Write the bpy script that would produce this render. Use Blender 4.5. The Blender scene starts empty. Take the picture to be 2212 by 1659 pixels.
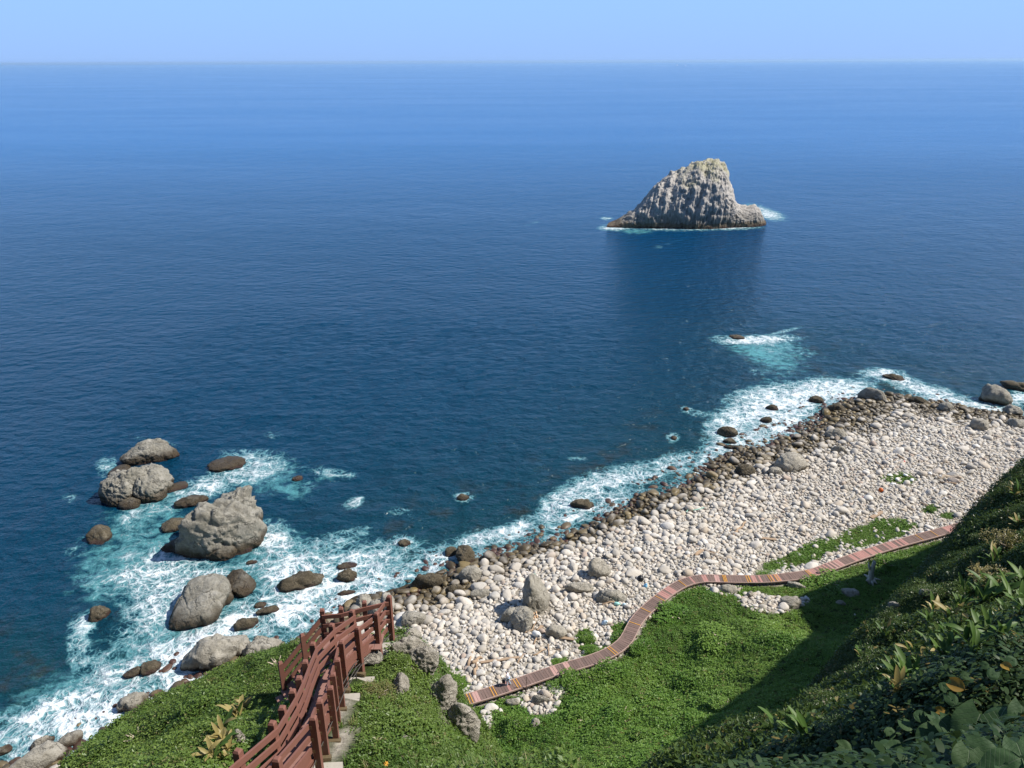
import bpy, bmesh, math, random, time
import numpy as np
from mathutils import Vector, Matrix, Euler

random.seed(7)
RNG = np.random.default_rng(7)
T0 = time.time()
sc = bpy.context.scene
COL = sc.collection

# ------------------------------------------------------------------ camera
CAM = np.array([0.0, 0.0, 64.0])
PITCH = math.radians(22.76)
ROLL = 0.0041
FPX = 769.0                       # focal length in pixels of a 1024 wide picture
_f = np.array([0, math.cos(PITCH), -math.sin(PITCH)])
_u0 = np.array([0, math.sin(PITCH), math.cos(PITCH)])
_r0 = np.array([1.0, 0, 0])
_r = math.cos(ROLL) * _r0 - math.sin(ROLL) * _u0
_u = math.cos(ROLL) * _u0 + math.sin(ROLL) * _r0
cam_data = bpy.data.cameras.new("camera")
cam = bpy.data.objects.new("camera", cam_data)
COL.objects.link(cam)
cam_data.sensor_width = 36.0
cam_data.lens = FPX / 1024 * 36.0
cam_data.clip_start = 0.1
cam_data.clip_end = 250000
cam.matrix_world = Matrix(((_r[0], _u[0], -_f[0], CAM[0]), (_r[1], _u[1], -_f[1], CAM[1]),
                           (_r[2], _u[2], -_f[2], CAM[2]), (0, 0, 0, 1)))
sc.camera = cam

# ------------------------------------------------------------------ light
SUN_AZ = math.radians(88.0)      # clockwise from +Y (the view direction): from the right
SUN_EL = math.radians(49.0)
TO_SUN = np.array([math.sin(SUN_AZ) * math.cos(SUN_EL), math.cos(SUN_AZ) * math.cos(SUN_EL), math.sin(SUN_EL)])
world = bpy.data.worlds.new("World")
sc.world = world
world.use_nodes = True
wn = world.node_tree.nodes
wl = world.node_tree.links
wn.clear()
w_out = wn.new("ShaderNodeOutputWorld")
w_bg = wn.new("ShaderNodeBackground")
w_sky = wn.new("ShaderNodeTexSky")
w_sky.sky_type = 'NISHITA'
w_sky.sun_disc = False
w_sky.sun_elevation = SUN_EL
w_sky.sun_rotation = SUN_AZ
w_sky.altitude = 60
w_sky.air_density = 1.0
w_sky.dust_density = 0.25
w_sky.ozone_density = 3.0
w_bg.inputs[1].default_value = 0.10
# clear maritime air: the low sky is a clean pale blue all round the horizon
w_tc = wn.new("ShaderNodeTexCoord")
w_sep = wn.new("ShaderNodeSeparateXYZ")
wl.new(w_tc.outputs['Generated'], w_sep.inputs[0])
w_mr = wn.new("ShaderNodeMapRange"); w_mr.interpolation_type = 'SMOOTHSTEP'
wl.new(w_sep.outputs[2], w_mr.inputs[0])
w_mr.inputs[1].default_value = 0.0; w_mr.inputs[2].default_value = 0.85; w_mr.inputs[3].default_value = 0.95; w_mr.inputs[4].default_value = 0.0
w_rp = wn.new("ShaderNodeValToRGB")
w_rp.color_ramp.elements[0].position = 0.0; w_rp.color_ramp.elements[0].color = (0.225, 0.385, 0.72, 1)
w_rp.color_ramp.elements[1].position = 0.09; w_rp.color_ramp.elements[1].color = (0.240, 0.435, 0.78, 1)
e_ = w_rp.color_ramp.elements.new(0.40); e_.color = (0.055, 0.145, 0.37, 1)
wl.new(w_sep.outputs[2], w_rp.inputs[0])
w_sc = wn.new("ShaderNodeVectorMath"); w_sc.operation = 'SCALE'; w_sc.inputs[3].default_value = 10.0
wl.new(w_rp.outputs[0], w_sc.inputs[0])
w_mx = wn.new("ShaderNodeMix"); w_mx.data_type = 'RGBA'
wl.new(w_mr.outputs[0], w_mx.inputs[0]); wl.new(w_sky.outputs[0], w_mx.inputs[6]); wl.new(w_sc.outputs[0], w_mx.inputs[7])
wl.new(w_mx.outputs[2], w_bg.inputs[0])
wl.new(w_bg.outputs[0], w_out.inputs[0])
sun_d = bpy.data.lights.new("sun", 'SUN')
sun_d.energy = 5.0
sun_d.angle = math.radians(0.5)
sun_d.color = (1.0, 0.95, 0.87)
sun = bpy.data.objects.new("sun", sun_d)
COL.objects.link(sun)
sun.rotation_euler = Vector(-TO_SUN).to_track_quat('-Z', 'Y').to_euler()
sun.location = (60, -40, 150)
sc.view_settings.view_transform = 'Standard'
sc.view_settings.look = 'None'
sc.view_settings.exposure = 0.5
sc.view_settings.gamma = 1.0
sc.view_settings.use_curve_mapping = False
sc.cycles.use_denoising = True
sc.cycles.max_bounces = 6
sc.cycles.diffuse_bounces = 2
sc.cycles.glossy_bounces = 2
sc.cycles.transmission_bounces = 3
sc.cycles.volume_bounces = 0
sc.cycles.caustics_reflective = False
sc.cycles.caustics_refractive = False

# ------------------------------------------------------------------ geometry of the view (coordinates of a 2212 px wide print)
K = 1024 / 2212
def ray(px, py):
    dx = (px * K - 512) / FPX
    dy = (py * K - 384) / FPX
    return _f + dx * _r - dy * _u
def on_z(px, py, z):
    v = ray(px, py); t = (z - CAM[2]) / v[2]
    return CAM + v * t
def at_d(px, py, d):
    return CAM + ray(px, py) * d
def at_y(px, py, y):
    v = ray(px, py); return CAM + v * ((y - CAM[1]) / v[1])
def project(P):
    P = np.asarray(P, float) - CAM
    d = P @ _f
    dd = np.where(d > 0.2, d, 0.2)
    return ((P @ _r) / dd * FPX + 512) / K, (-(P @ _u) / dd * FPX + 384) / K, d
def in_frame(P, m=0.12):
    x, y, d = project(P)
    return (d > 0.3) & (x > -m * 2212) & (x < (1 + m) * 2212) & (y > -m * 1659) & (y < (1 + m) * 1659)

# ------------------------------------------------------------------ noise
def _hash(ix, iy, iz, s):
    h = (ix.astype(np.int64) * 374761393 + iy.astype(np.int64) * 668265263 + iz.astype(np.int64) * 2147483647 + s * 1274126177) & 0x7fffffff
    h = ((h ^ (h >> 13)) * 1274126177) & 0x7fffffff
    h = ((h ^ (h >> 16)) * 668265263) & 0x7fffffff
    return ((h ^ (h >> 15)) & 0xffff) / 65535.0
def vnoise(x, y, z=None, seed=0):
    x = np.asarray(x, float); y = np.asarray(y, float)
    z = np.zeros_like(x) if z is None else np.asarray(z, float)
    ix, iy, iz = np.floor(x), np.floor(y), np.floor(z)
    fx, fy, fz = x - ix, y - iy, z - iz
    fx = fx * fx * fx * (fx * (fx * 6 - 15) + 10); fy = fy * fy * fy * (fy * (fy * 6 - 15) + 10); fz = fz * fz * fz * (fz * (fz * 6 - 15) + 10)
    r = 0
    for a in (0, 1):
        for b in (0, 1):
            for c in (0, 1):
                w = (fx if a else 1 - fx) * (fy if b else 1 - fy) * (fz if c else 1 - fz)
                r = r + w * _hash(ix + a, iy + b, iz + c, seed)
    return r * 2 - 1
def fbm(x, y, z=None, seed=0, octv=4, lac=2.03, gain=0.5):
    x = np.asarray(x, float); y = np.asarray(y, float)
    z = np.zeros_like(x) if z is None else np.asarray(z, float)
    r = 0; a = 1.0; n = 0; f = 1.0
    for o in range(octv):
        r = r + a * vnoise(x * f + 17.3 * o, y * f + 5.1 * o, z * f + 9.7 * o, seed + o)
        n += a; a *= gain; f *= lac
    return r / n
def sstep(a, b, x):
    t = np.clip((x - a) / (b - a), 0, 1)
    return t * t * (3 - 2 * t)

# ------------------------------------------------------------------ object helpers
def tag(o, label=None, cat=None, group=None, kind=None):
    if label: o['label'] = label
    if cat: o['category'] = cat
    if group: o['group'] = group
    if kind: o['kind'] = kind
    return o
def mesh_data(name, V, F, mat=None, smooth=False, attrs=None, mats=None, midx=None):
    me = bpy.data.meshes.new(name)
    V = np.asarray(V, np.float32)
    if isinstance(F, np.ndarray):
        n, k = F.shape
        me.vertices.add(len(V)); me.vertices.foreach_set("co", V.ravel())
        me.loops.add(n * k); me.loops.foreach_set("vertex_index", F.astype(np.int32).ravel())
        me.polygons.add(n)
        me.polygons.foreach_set("loop_start", np.arange(0, n * k, k, dtype=np.int32))
        me.update(calc_edges=True)
    else:
        me.from_pydata([tuple(map(float, v)) for v in V], [], [tuple(map(int, f)) for f in F])
        me.update()
    me.validate()
    for m in (mats or ([mat] if mat else [])):
        me.materials.append(m)
    if midx is not None:
        me.polygons.foreach_set("material_index", np.asarray(midx, np.int32))
    me.polygons.foreach_set("use_smooth", np.full(len(me.polygons), bool(smooth)))
    for k, a in (attrs or {}).items():
        at = me.attributes.new(k, 'FLOAT', 'POINT')
        at.data.foreach_set("value", np.asarray(a, np.float32))
    return me
def link(name, me, parent=None, loc=None, rot=None, scl=None):
    o = bpy.data.objects.new(name, me)
    COL.objects.link(o)
    if parent: o.parent = parent
    if loc is not None: o.location = [float(c) for c in loc]
    if rot is not None: o.rotation_euler = rot
    if scl is not None: o.scale = scl if hasattr(scl, '__len__') else (scl, scl, scl)
    return o
def empty(name, loc, rot=(0, 0, 0)):
    o = bpy.data.objects.new(name, None)
    o.empty_display_size = 0.3
    COL.objects.link(o)
    o.location = [float(c) for c in loc]; o.rotation_euler = rot
    return o
class MB:
    """collects plain shapes into one mesh"""
    def __init__(self): self.V = []; self.F = []
    def add(self, V, F):
        n = len(self.V)
        self.V += [tuple(map(float, v)) for v in V]; self.F += [tuple(i + n for i in f) for f in F]
        return self
    def box(self, c, s, M=None):
        c = np.array(c, float); s = np.array(s, float) / 2
        V = [c + s * np.array(k) for k in ((-1,-1,-1),(1,-1,-1),(1,1,-1),(-1,1,-1),(-1,-1,1),(1,-1,1),(1,1,1),(-1,1,1))]
        if M is not None: V = [M @ Vector(v) for v in V]
        return self.add(V, [(0,3,2,1),(4,5,6,7),(0,1,5,4),(1,2,6,5),(2,3,7,6),(3,0,4,7)])
    def beam(self, a, b, w, h, up=(0, 0, 1)):
        a = Vector(a); b = Vector(b); d = (b - a); L = d.length; d.normalize()
        s = d.cross(Vector(up)); s.normalize(); t = s.cross(d)
        V = []
        for p in (a, b):
            for i, j in ((-1,-1),(1,-1),(1,1),(-1,1)): V.append(p + s * (i * w / 2) + t * (j * h / 2))
        return self.add(V, [(0,1,2,3),(7,6,5,4),(0,4,5,1),(1,5,6,2),(2,6,7,3),(3,7,4,0)])
    def tube(self, pts, rad, n=8):
        pts = [Vector(p) for p in pts]
        rad = rad if hasattr(rad, '__len__') else [rad] * len(pts)
        V = []; F = []
        ref = Vector((0.31, 0.22, 0.92))
        for i, p in enumerate(pts):
            d = (pts[min(i + 1, len(pts) - 1)] - pts[max(i - 1, 0)]).normalized()
            s = d.cross(ref)
            if s.length < 0.1: s = d.cross(Vector((1, 0, 0)))
            s.normalize(); t = d.cross(s)
            for k in range(n):
                a = 2 * math.pi * k / n
                V.append(p + (s * math.cos(a) + t * math.sin(a)) * rad[i])
        for i in range(len(pts) - 1):
            for k in range(n):
                F.append((i*n + k, i*n + (k+1) % n, (i+1)*n + (k+1) % n, (i+1)*n + k))
        F.append(tuple(range(n - 1, -1, -1))); F.append(tuple((len(pts)-1)*n + k for k in range(n)))
        return self.add(V, F)
    def data(self, name, mat, smooth=False): return mesh_data(name, self.V, self.F, mat, smooth)
    def build(self, name, mat, parent=None, smooth=False): return link(name, self.data(name, mat, smooth), parent)

# ------------------------------------------------------------------ materials
class NT:
    def __init__(self, name):
        self.m = bpy.data.materials.new(name); self.m.use_nodes = True
        self.t = self.m.node_tree; self.t.nodes.clear()
        self.out = self.n("ShaderNodeOutputMaterial")
    def n(self, typ, **kw):
        nd = self.t.nodes.new(typ)
        for k, v in kw.items(): setattr(nd, k, v)
        return nd
    def set(self, sock, v):
        if isinstance(v, bpy.types.NodeSocket): self.t.links.new(v, sock)
        else:
            if hasattr(sock.default_value, '__len__') and hasattr(v, '__len__') and len(v) == 3 and len(sock.default_value) == 4: v = (*v, 1)
            sock.default_value = v
    def math(self, op, a, b=0.0, c=None, clamp=False):
        nd = self.n("ShaderNodeMath", operation=op, use_clamp=clamp)
        self.set(nd.inputs[0], a); self.set(nd.inputs[1], b)
        if c is not None: self.set(nd.inputs[2], c)
        return nd.outputs[0]
    def mix(self, f, a, b, mode='MIX'):
        nd = self.n("ShaderNodeMix", data_type='RGBA', blend_type=mode)
        self.set(nd.inputs[0], f); self.set(nd.inputs[6], a); self.set(nd.inputs[7], b)
        return nd.outputs[2]
    def noise(self, vec, scale, detail=3.0, rough=0.55, dist=0.0, col=False):
        nd = self.n("ShaderNodeTexNoise")
        self.set(nd.inputs['Vector'], vec); nd.inputs['Scale'].default_value = scale
        nd.inputs['Detail'].default_value = detail; nd.inputs['Roughness'].default_value = rough
        nd.inputs['Distortion'].default_value = dist
        return nd.outputs[1 if col else 0]
    def voro(self, vec, scale, feature='F1', rnd=1.0, out=0):
        nd = self.n("ShaderNodeTexVoronoi", feature=feature)
        self.set(nd.inputs['Vector'], vec); nd.inputs['Scale'].default_value = scale
        nd.inputs['Randomness'].default_value = rnd
        return nd.outputs[out]
    def ss(self, x, a, b):
        nd = self.n("ShaderNodeMapRange", interpolation_type='SMOOTHSTEP')
        self.set(nd.inputs[0], x); self.set(nd.inputs[1], a); self.set(nd.inputs[2], b)
        return nd.outputs[0]
    def ramp(self, x, stops):
        nd = self.n("ShaderNodeValToRGB")
        e = nd.color_ramp.elements
        while len(e) < len(stops): e.new(0.5)
        for i, (p, c) in enumerate(stops): e[i].position = p; e[i].color = (*c, 1)
        self.set(nd.inputs[0], x)
        return nd.outputs[0]
    def pos(self): return self.n("ShaderNodeNewGeometry").outputs['Position']
    def obj(self): return self.n("ShaderNodeTexCoord").outputs['Object']
    def vscale(self, v, s):
        nd = self.n("ShaderNodeVectorMath", operation='MULTIPLY'); self.set(nd.inputs[0], v); nd.inputs[1].default_value = s
        return nd.outputs[0]
    def vadd(self, a, b):
        nd = self.n("ShaderNodeVectorMath", operation='ADD'); self.set(nd.inputs[0], a); self.set(nd.inputs[1], b)
        return nd.outputs[0]
    def sep(self, v):
        nd = self.n("ShaderNodeSeparateXYZ"); self.set(nd.inputs[0], v); return nd.outputs
    def attr(self, name):
        nd = self.n("ShaderNodeAttribute", attribute_name=name); return nd.outputs['Fac']
    def rnd(self): return self.n("ShaderNodeObjectInfo").outputs['Random']
    def bump(self, h, strength=0.5, dist=0.1):
        nd = self.n("ShaderNodeBump"); nd.inputs['Strength'].default_value = strength
        nd.inputs['Distance'].default_value = dist; self.set(nd.inputs['Height'], h)
        return nd.outputs[0]
    def bsdf(self, col, rough=0.8, normal=None, **kw):
        nd = self.n("ShaderNodeBsdfPrincipled")
        self.set(nd.inputs['Base Color'], col); self.set(nd.inputs['Roughness'], rough)
        nd.inputs['Specular IOR Level'].default_value = kw.pop('spec', 0.3)
        if normal is not None: self.set(nd.inputs['Normal'], normal)
        for k, v in kw.items(): self.set(nd.inputs[k], v)
        return nd.outputs[0]
    def done(self, sh):
        self.t.links.new(sh, self.out.inputs[0]); return self.m

def plain(name, col, rough=0.7, var=0.15, scale=6.0, bump=0.0, spec=0.3, metal=0.0):
    t = NT(name)
    n = t.noise(t.obj(), scale, 4, 0.6)
    c = t.mix(n, [c * (1 - var) for c in col], [min(1, c * (1 + var)) for c in col])
    return t.done(t.bsdf(c, rough, t.bump(n, bump, 0.02) if bump else None, spec=spec, Metallic=metal))

def leaf_mat(name, dark, light, dry=None, dry_p=0.06, rough=0.45, trans=0.3, patch=0.12, spec=0.35):
    t = NT(name)
    r = t.rnd()
    n = t.noise(t.pos(), patch, 4, 0.6)
    n2 = t.noise(t.pos(), 9.0, 2, 0.6)
    f = t.math('MULTIPLY_ADD', r, 0.35, t.math('MULTIPLY_ADD', t.ss(n, 0.3, 0.7), 0.5, t.math('MULTIPLY', n2, 0.25)))
    c = t.mix(f, dark, light)
    if dry:
        c = t.mix(t.math('GREATER_THAN', t.math('FRACT', t.math('MULTIPLY', r, 37.7)), 1 - dry_p), c, dry)
    b = t.bsdf(c, rough, spec=spec)
    tr = t.n("ShaderNodeBsdfTranslucent"); t.set(tr.inputs[0], t.mix(0.5, c, light))
    mx = t.n("ShaderNodeMixShader"); mx.inputs[0].default_value = trans
    t.t.links.new(b, mx.inputs[1]); t.t.links.new(tr.outputs[0], mx.inputs[2])
    return t.done(mx.outputs[0])

def rock_mat(name, cols, wet_lo=0.4, wet_hi=1.7, brown=(0.085, 0.062, 0.036), deep=(0.045, 0.022, 0.018), pits=True, freq=1.0, per=0.0, tints=True):
    """weathered rock; a brown weed band up to wet_hi metres above the sea"""
    t = NT(name)
    p = t.pos(); o = t.obj()
    n1 = t.noise(p, 0.55 * freq, 5, 0.6)
    n2 = t.noise(p, 3.5 * freq, 5, 0.65)
    n3 = t.noise(p, 14 * freq, 3, 0.6)
    c = t.ramp(t.math('ADD', t.math('MULTIPLY', n1, 0.6), t.math('MULTIPLY', n2, 0.4)), [(0.32, cols[0]), (0.5, cols[1]), (0.68, cols[2])])
    if pits:
        v = t.voro(t.vadd(p, t.vscale(t.noise(p, 2 * freq, 2, 0.5, col=True), (0.6, 0.6, 0.6))), 1.1 * freq)
        pit = t.math('MULTIPLY', t.ss(v, 0.22, 0.06), t.ss(n2, 0.48, 0.6))
        c = t.mix(t.math('MULTIPLY', pit, 0.75), c, (0.055, 0.05, 0.035))
    c = t.mix(t.math('MULTIPLY', t.ss(n3, 0.52, 0.72), 0.30), c, (0.09, 0.085, 0.07))
    ck = t.voro(t.vadd(t.vscale(p, (1, 1, 0.7)), t.vscale(t.noise(p, 1.2 * freq, 3, 0.6, col=True), (1.6, 1.6, 1.6))), 0.38 * freq, 'DISTANCE_TO_EDGE')
    crack = t.math('MULTIPLY', t.ss(ck, 0.05, 0.0), t.ss(n1, 0.42, 0.6))
    c = t.mix(t.math('MULTIPLY', crack, 0.6), c, (0.05, 0.045, 0.035))
    z = t.sep(p)[2]
    zz = t.math('SUBTRACT', z, t.math('MULTIPLY', t.math('SUBTRACT', t.noise(p, 0.9, 4, 0.6), 0.5), 1.5))
    w = t.ss(zz, wet_hi, wet_lo)
    c = t.mix(w, c, t.mix(n2, brown, [b * 0.5 for b in brown]))
    w2 = t.ss(zz, 0.5, 0.05)
    c = t.mix(t.math('MULTIPLY', w2, 0.85), c, deep)
    h = t.math('ADD', t.math('MULTIPLY', n2, 0.7), t.math('MULTIPLY', n3, 0.3))
    h = t.math('SUBTRACT', h, t.math('MULTIPLY', crack, 0.5))
    rg = t.math('SUBTRACT', 0.9, t.math('MULTIPLY', w, 0.4))
    return t.done(t.bsdf(c, rg, t.bump(h, 1.0, 0.30 / freq), spec=0.3))

M = {}
M['sea_rock'] = rock_mat("sea_rock", [(0.14, 0.128, 0.10), (0.275, 0.258, 0.215), (0.38, 0.36, 0.315)], 0.7, 2.3)
M['shore_rock'] = rock_mat("shore_rock", [(0.18, 0.165, 0.13), (0.33, 0.305, 0.255), (0.44, 0.41, 0.35)], 0.3, 1.1, freq=1.3)
M['dark_rock'] = rock_mat("weedy_rock", [(0.04, 0.034, 0.021), (0.095, 0.076, 0.048), (0.19, 0.165, 0.12)], 0.1, 0.8, freq=1.3)
M['cliff_rock'] = rock_mat("cliff_rock", [(0.18, 0.162, 0.128), (0.34, 0.31, 0.255), (0.50, 0.46, 0.39)], -9, -8, freq=2.2)

def stone_mat(name, wetness=True):
    t = NT(name)
    p = t.pos(); r = t.rnd()
    base = t.ramp(r, [(0.0, (0.35, 0.32, 0.275)), (0.18, (0.51, 0.465, 0.405)), (0.42, (0.40, 0.375, 0.335)), (0.58, (0.57, 0.52, 0.455)), (0.74, (0.42, 0.35, 0.27)), (0.80, (0.62, 0.59, 0.545)), (0.94, (0.47, 0.43, 0.37)), (1.0, (0.37, 0.285, 0.23))])
    n = t.noise(p, 3.0, 5, 0.65)
    n3 = t.noise(p, 11.0, 3, 0.6)
    c = t.mix(t.math('MULTIPLY', t.ss(n, 0.42, 0.7), 0.35), base, t.mix(0.5, base, (0.24, 0.21, 0.17)))
    c = t.mix(t.math('MULTIPLY', t.ss(n3, 0.56, 0.7), 0.3), c, (0.12, 0.11, 0.09))
    big = t.noise(p, 0.07, 3, 0.5)
    c = t.mix(t.math('MULTIPLY', t.ss(big, 0.45, 0.65), 0.15), c, (0.42, 0.37, 0.31))
    z = t.sep(p)[2]
    zz = t.math('SUBTRACT', z, t.math('MULTIPLY', t.math('SUBTRACT', t.noise(p, 0.35, 3, 0.6), 0.5), 1.1))
    zz = t.math('SUBTRACT', zz, t.math('MULTIPLY', t.math('SUBTRACT', r, 0.5), 0.5))
    w = t.ss(zz, 1.75, 1.0)
    wc = t.ramp(t.math('FRACT', t.math('MULTIPLY', r, 7.3)), [(0.0, (0.055, 0.042, 0.024)), (0.5, (0.10, 0.078, 0.045)), (0.85, (0.15, 0.115, 0.06)), (1.0, (0.19, 0.14, 0.06))])
    c = t.mix(w, c, wc)
    w2 = t.ss(zz, 0.42, 0.1)
    c = t.mix(t.math('MULTIPLY', w2, 0.85), c, (0.062, 0.028, 0.024))
    rg = t.math('SUBTRACT', 0.85, t.math('MULTIPLY', w, 0.45))
    return t.done(t.bsdf(c, rg, t.bump(t.math('ADD', n, t.math('MULTIPLY', n3, 0.4)), 0.7, 0.09), spec=0.35))
M['stone'] = stone_mat("beach_stone")
M['creeper'] = leaf_mat("creeper_leaf", (0.066, 0.180, 0.020), (0.205, 0.31, 0.055), (0.20, 0.19, 0.06), 0.03, 0.5, 0.38, 0.07)
M['shrub'] = leaf_mat("shrub_leaf", (0.056, 0.128, 0.018), (0.185, 0.255, 0.055), (0.20, 0.19, 0.07), 0.04, 0.42, 0.36, 0.25)
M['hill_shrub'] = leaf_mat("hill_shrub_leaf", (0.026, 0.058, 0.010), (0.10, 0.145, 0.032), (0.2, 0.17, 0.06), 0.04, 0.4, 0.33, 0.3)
M['near_shrub'] = leaf_mat("shade_tinted_leaf", (0.014, 0.036, 0.010), (0.050, 0.085, 0.026), (0.16, 0.12, 0.03), 0.02, 0.5, 0.25, 0.6, 0.2)  # leaf colours darkened to carry the shade of the near corner
M['ginger'] = leaf_mat("ginger_leaf", (0.04, 0.095, 0.02), (0.12, 0.19, 0.04), None, 0, 0.5, 0.3, 0.5, 0.25)
M['ginger_dry'] = leaf_mat("dry_ginger_leaf", (0.22, 0.17, 0.05), (0.40, 0.33, 0.13), None, 0, 0.5, 0.3, 0.5)
t = NT("broad_leaf")
o_ = t.sep(t.obj()); ax_ = t.math('ABSOLUTE', o_[0])
rib_ = t.ss(ax_, 0.022, 0.006)
side_ = t.math('ABSOLUTE', t.math('SUBTRACT', t.math('FRACT', t.math('MULTIPLY', t.math('SUBTRACT', o_[1], t.math('MULTIPLY', ax_, 0.8)), 6.0)), 0.5))
vein_ = t.math('MAXIMUM', rib_, t.math('MULTIPLY', t.ss(side_, 0.07, 0.0), 0.55))
nb_ = t.noise(t.pos(), 14, 4, .65)
c_ = t.mix(t.ss(nb_, .35, .7), (0.024, 0.062, 0.022), (0.05, 0.10, 0.036))
c_ = t.mix(t.math('MULTIPLY', t.rnd(), .5), c_, (0.06, 0.10, 0.03))
c_ = t.mix(vein_, c_, (0.12, 0.16, 0.09))
b_ = t.bsdf(c_, .6, t.bump(t.math('SUBTRACT', nb_, vein_), .5, .01), spec=.2)
tr_ = t.n("ShaderNodeBsdfTranslucent"); t.set(tr_.inputs[0], c_)
mx_ = t.n("ShaderNodeMixShader"); mx_.inputs[0].default_value = .25
t.t.links.new(b_, mx_.inputs[1]); t.t.links.new(tr_.outputs[0], mx_.inputs[2])
M['broad'] = t.done(mx_.outputs[0])
M['yellow_leaf'] = leaf_mat("yellow_leaf", (0.20, 0.12, 0.02), (0.32, 0.20, 0.03), None, 0, 0.5, 0.3, 3.0)
M['grass'] = leaf_mat("grass_blade", (0.06, 0.125, 0.018), (0.13, 0.20, 0.04), (0.3, 0.26, 0.12), 0.10, 0.5, 0.3, 0.4)
M['rail'] = plain("painted_brown_timber", (0.185, 0.082, 0.060), 0.62, 0.14, 5, 0.15)
M['tread'] = plain("brown_deck_board", (0.235, 0.125, 0.10), 0.7, 0.16, 6, 0.2)
M['bracket'] = plain("weathered_bracket", (0.20, 0.15, 0.085), 0.5, 0.3, 20, 0.1, 0.5, 0.5)
M['concrete'] = plain("weathered_concrete", (0.36, 0.33, 0.28), 0.9, 0.35, 2.5, 0.5)
M['rope'] = plain("old_rope", (0.07, 0.062, 0.055), 0.9, 0.2, 20)
M['wood'] = plain("driftwood", (0.33, 0.235, 0.155), 0.85, 0.3, 5, 0.4)
M['grey_wood'] = plain("grey_driftwood", (0.40, 0.33, 0.255), 0.85, 0.3, 5, 0.4)
M['dead_wood'] = plain("bleached_dead_wood", (0.44, 0.42, 0.36), 0.85, 0.3, 4, 0.4)
# ------------------------------------------------------------------ terrain
def polydist(P, L):
    """distance, signed side (+ on the right hand of the line), nearest parameter index for 2D points P to polyline L"""
    best = np.full(len(P), 1e18); side = np.zeros(len(P)); near = np.zeros((len(P), 2)); arc = np.zeros(len(P))
    acc = 0.0
    for a, b in zip(L[:-1], L[1:]):
        d = b - a; LL = d @ d
        t = np.clip(((P - a) @ d) / LL, 0, 1)
        q = a + t[:, None] * d
        e = P - q
        dd = (e * e).sum(1)
        m = dd < best - 1e-9
        best = np.where(m, dd, best)
        cr = -(d[0] * e[:, 1] - d[1] * e[:, 0])
        side = np.where(m, cr, side)
        near[m] = q[m]
        arc = np.where(m, acc + t * math.sqrt(LL), arc)
        acc += math.sqrt(LL)
    return np.sqrt(best), np.sign(side), near, arc

SHORE_PX = [(-60, 1720), (0, 1668), (90, 1648), (180, 1618), (260, 1575), (340, 1525), (420, 1465), (520, 1425), (640, 1398), (720, 1345), (800, 1300), (870, 1288), (930, 1262), (985, 1225),
            (1050, 1195), (1120, 1180), (1200, 1165), (1270, 1140), (1340, 1110), (1400, 1075), (1470, 1045), (1530, 1010), (1575, 985), (1640, 960), (1700, 935), (1760, 905),
            (1800, 880), (1860, 858), (1930, 856), (2000, 868), (2070, 880), (2140, 893), (2212, 900), (2300, 905)]
SHORE = np.array([on_z(x, y, 0)[:2] for x, y in SHORE_PX])
SHORE = np.vstack([SHORE[0] + (SHORE[0] - SHORE[3]) * 6, SHORE, SHORE[-1] + np.array([60.0, 10.0])])
DECK_Z = 4.7
WALK_PX = [(960, 1524), (993, 1515), (1018, 1508), (1064, 1494), (1119, 1476), (1198, 1448), (1281, 1425), (1323, 1407), (1351, 1386), (1363, 1363), (1372, 1344), (1391, 1321), (1421, 1295), (1449, 1274),
           (1480, 1256), (1519, 1248), (1566, 1250), (1640, 1251), (1685, 1248), (1755, 1239), (1796, 1222), (1856, 1200), (1908, 1183), (1952, 1170), (2019, 1152), (2094, 1131), (2190, 1106)]
WALK = np.array([on_z(x, y, DECK_Z)[:2] for x, y in WALK_PX])
def chaikin(L, n=2):
    for _ in range(n):
        q = 0.75 * L[:-1] + 0.25 * L[1:]; r = 0.25 * L[:-1] + 0.75 * L[1:]
        L = np.vstack([L[:1], np.stack([q, r], 1).reshape(-1, L.shape[1]), L[-1:]])
    return L
WALK = chaikin(WALK, 2)
BACK = np.vstack([WALK[0] + np.array([-60.0, -24.0]), WALK[0] + np.array([-14.0, -9.0]), WALK, WALK[-1] + np.array([70.0, 22.0])])

def base_z(P):
    ds, ss, _, _ = polydist(P, SHORE); sd = ds * ss
    db, sb, _, _ = polydist(P, BACK); bd = db * sb
    land = np.clip(sd / np.maximum(sd - bd, 1.0), 0, 1)
    z = 4.0 * land ** 0.85
    z = np.where(sd < 0, np.maximum(sd * 0.16, -3.5), z)
    up = np.maximum(bd, 0)
    # the slope behind the boardwalk: a shelf first, then steeper and steeper
    shelf = 5.0 + 5.0 * sstep(18, 45, P[:, 0])
    s = np.maximum(up - shelf, 0)
    rise = 0.13 * np.minimum(up, shelf) + 0.66 * (np.sqrt(s * s + 36) - 6) + 0.12 * s
    z = np.where(bd > 0, 4.0 + rise, z)
    return z, sd, bd

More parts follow.
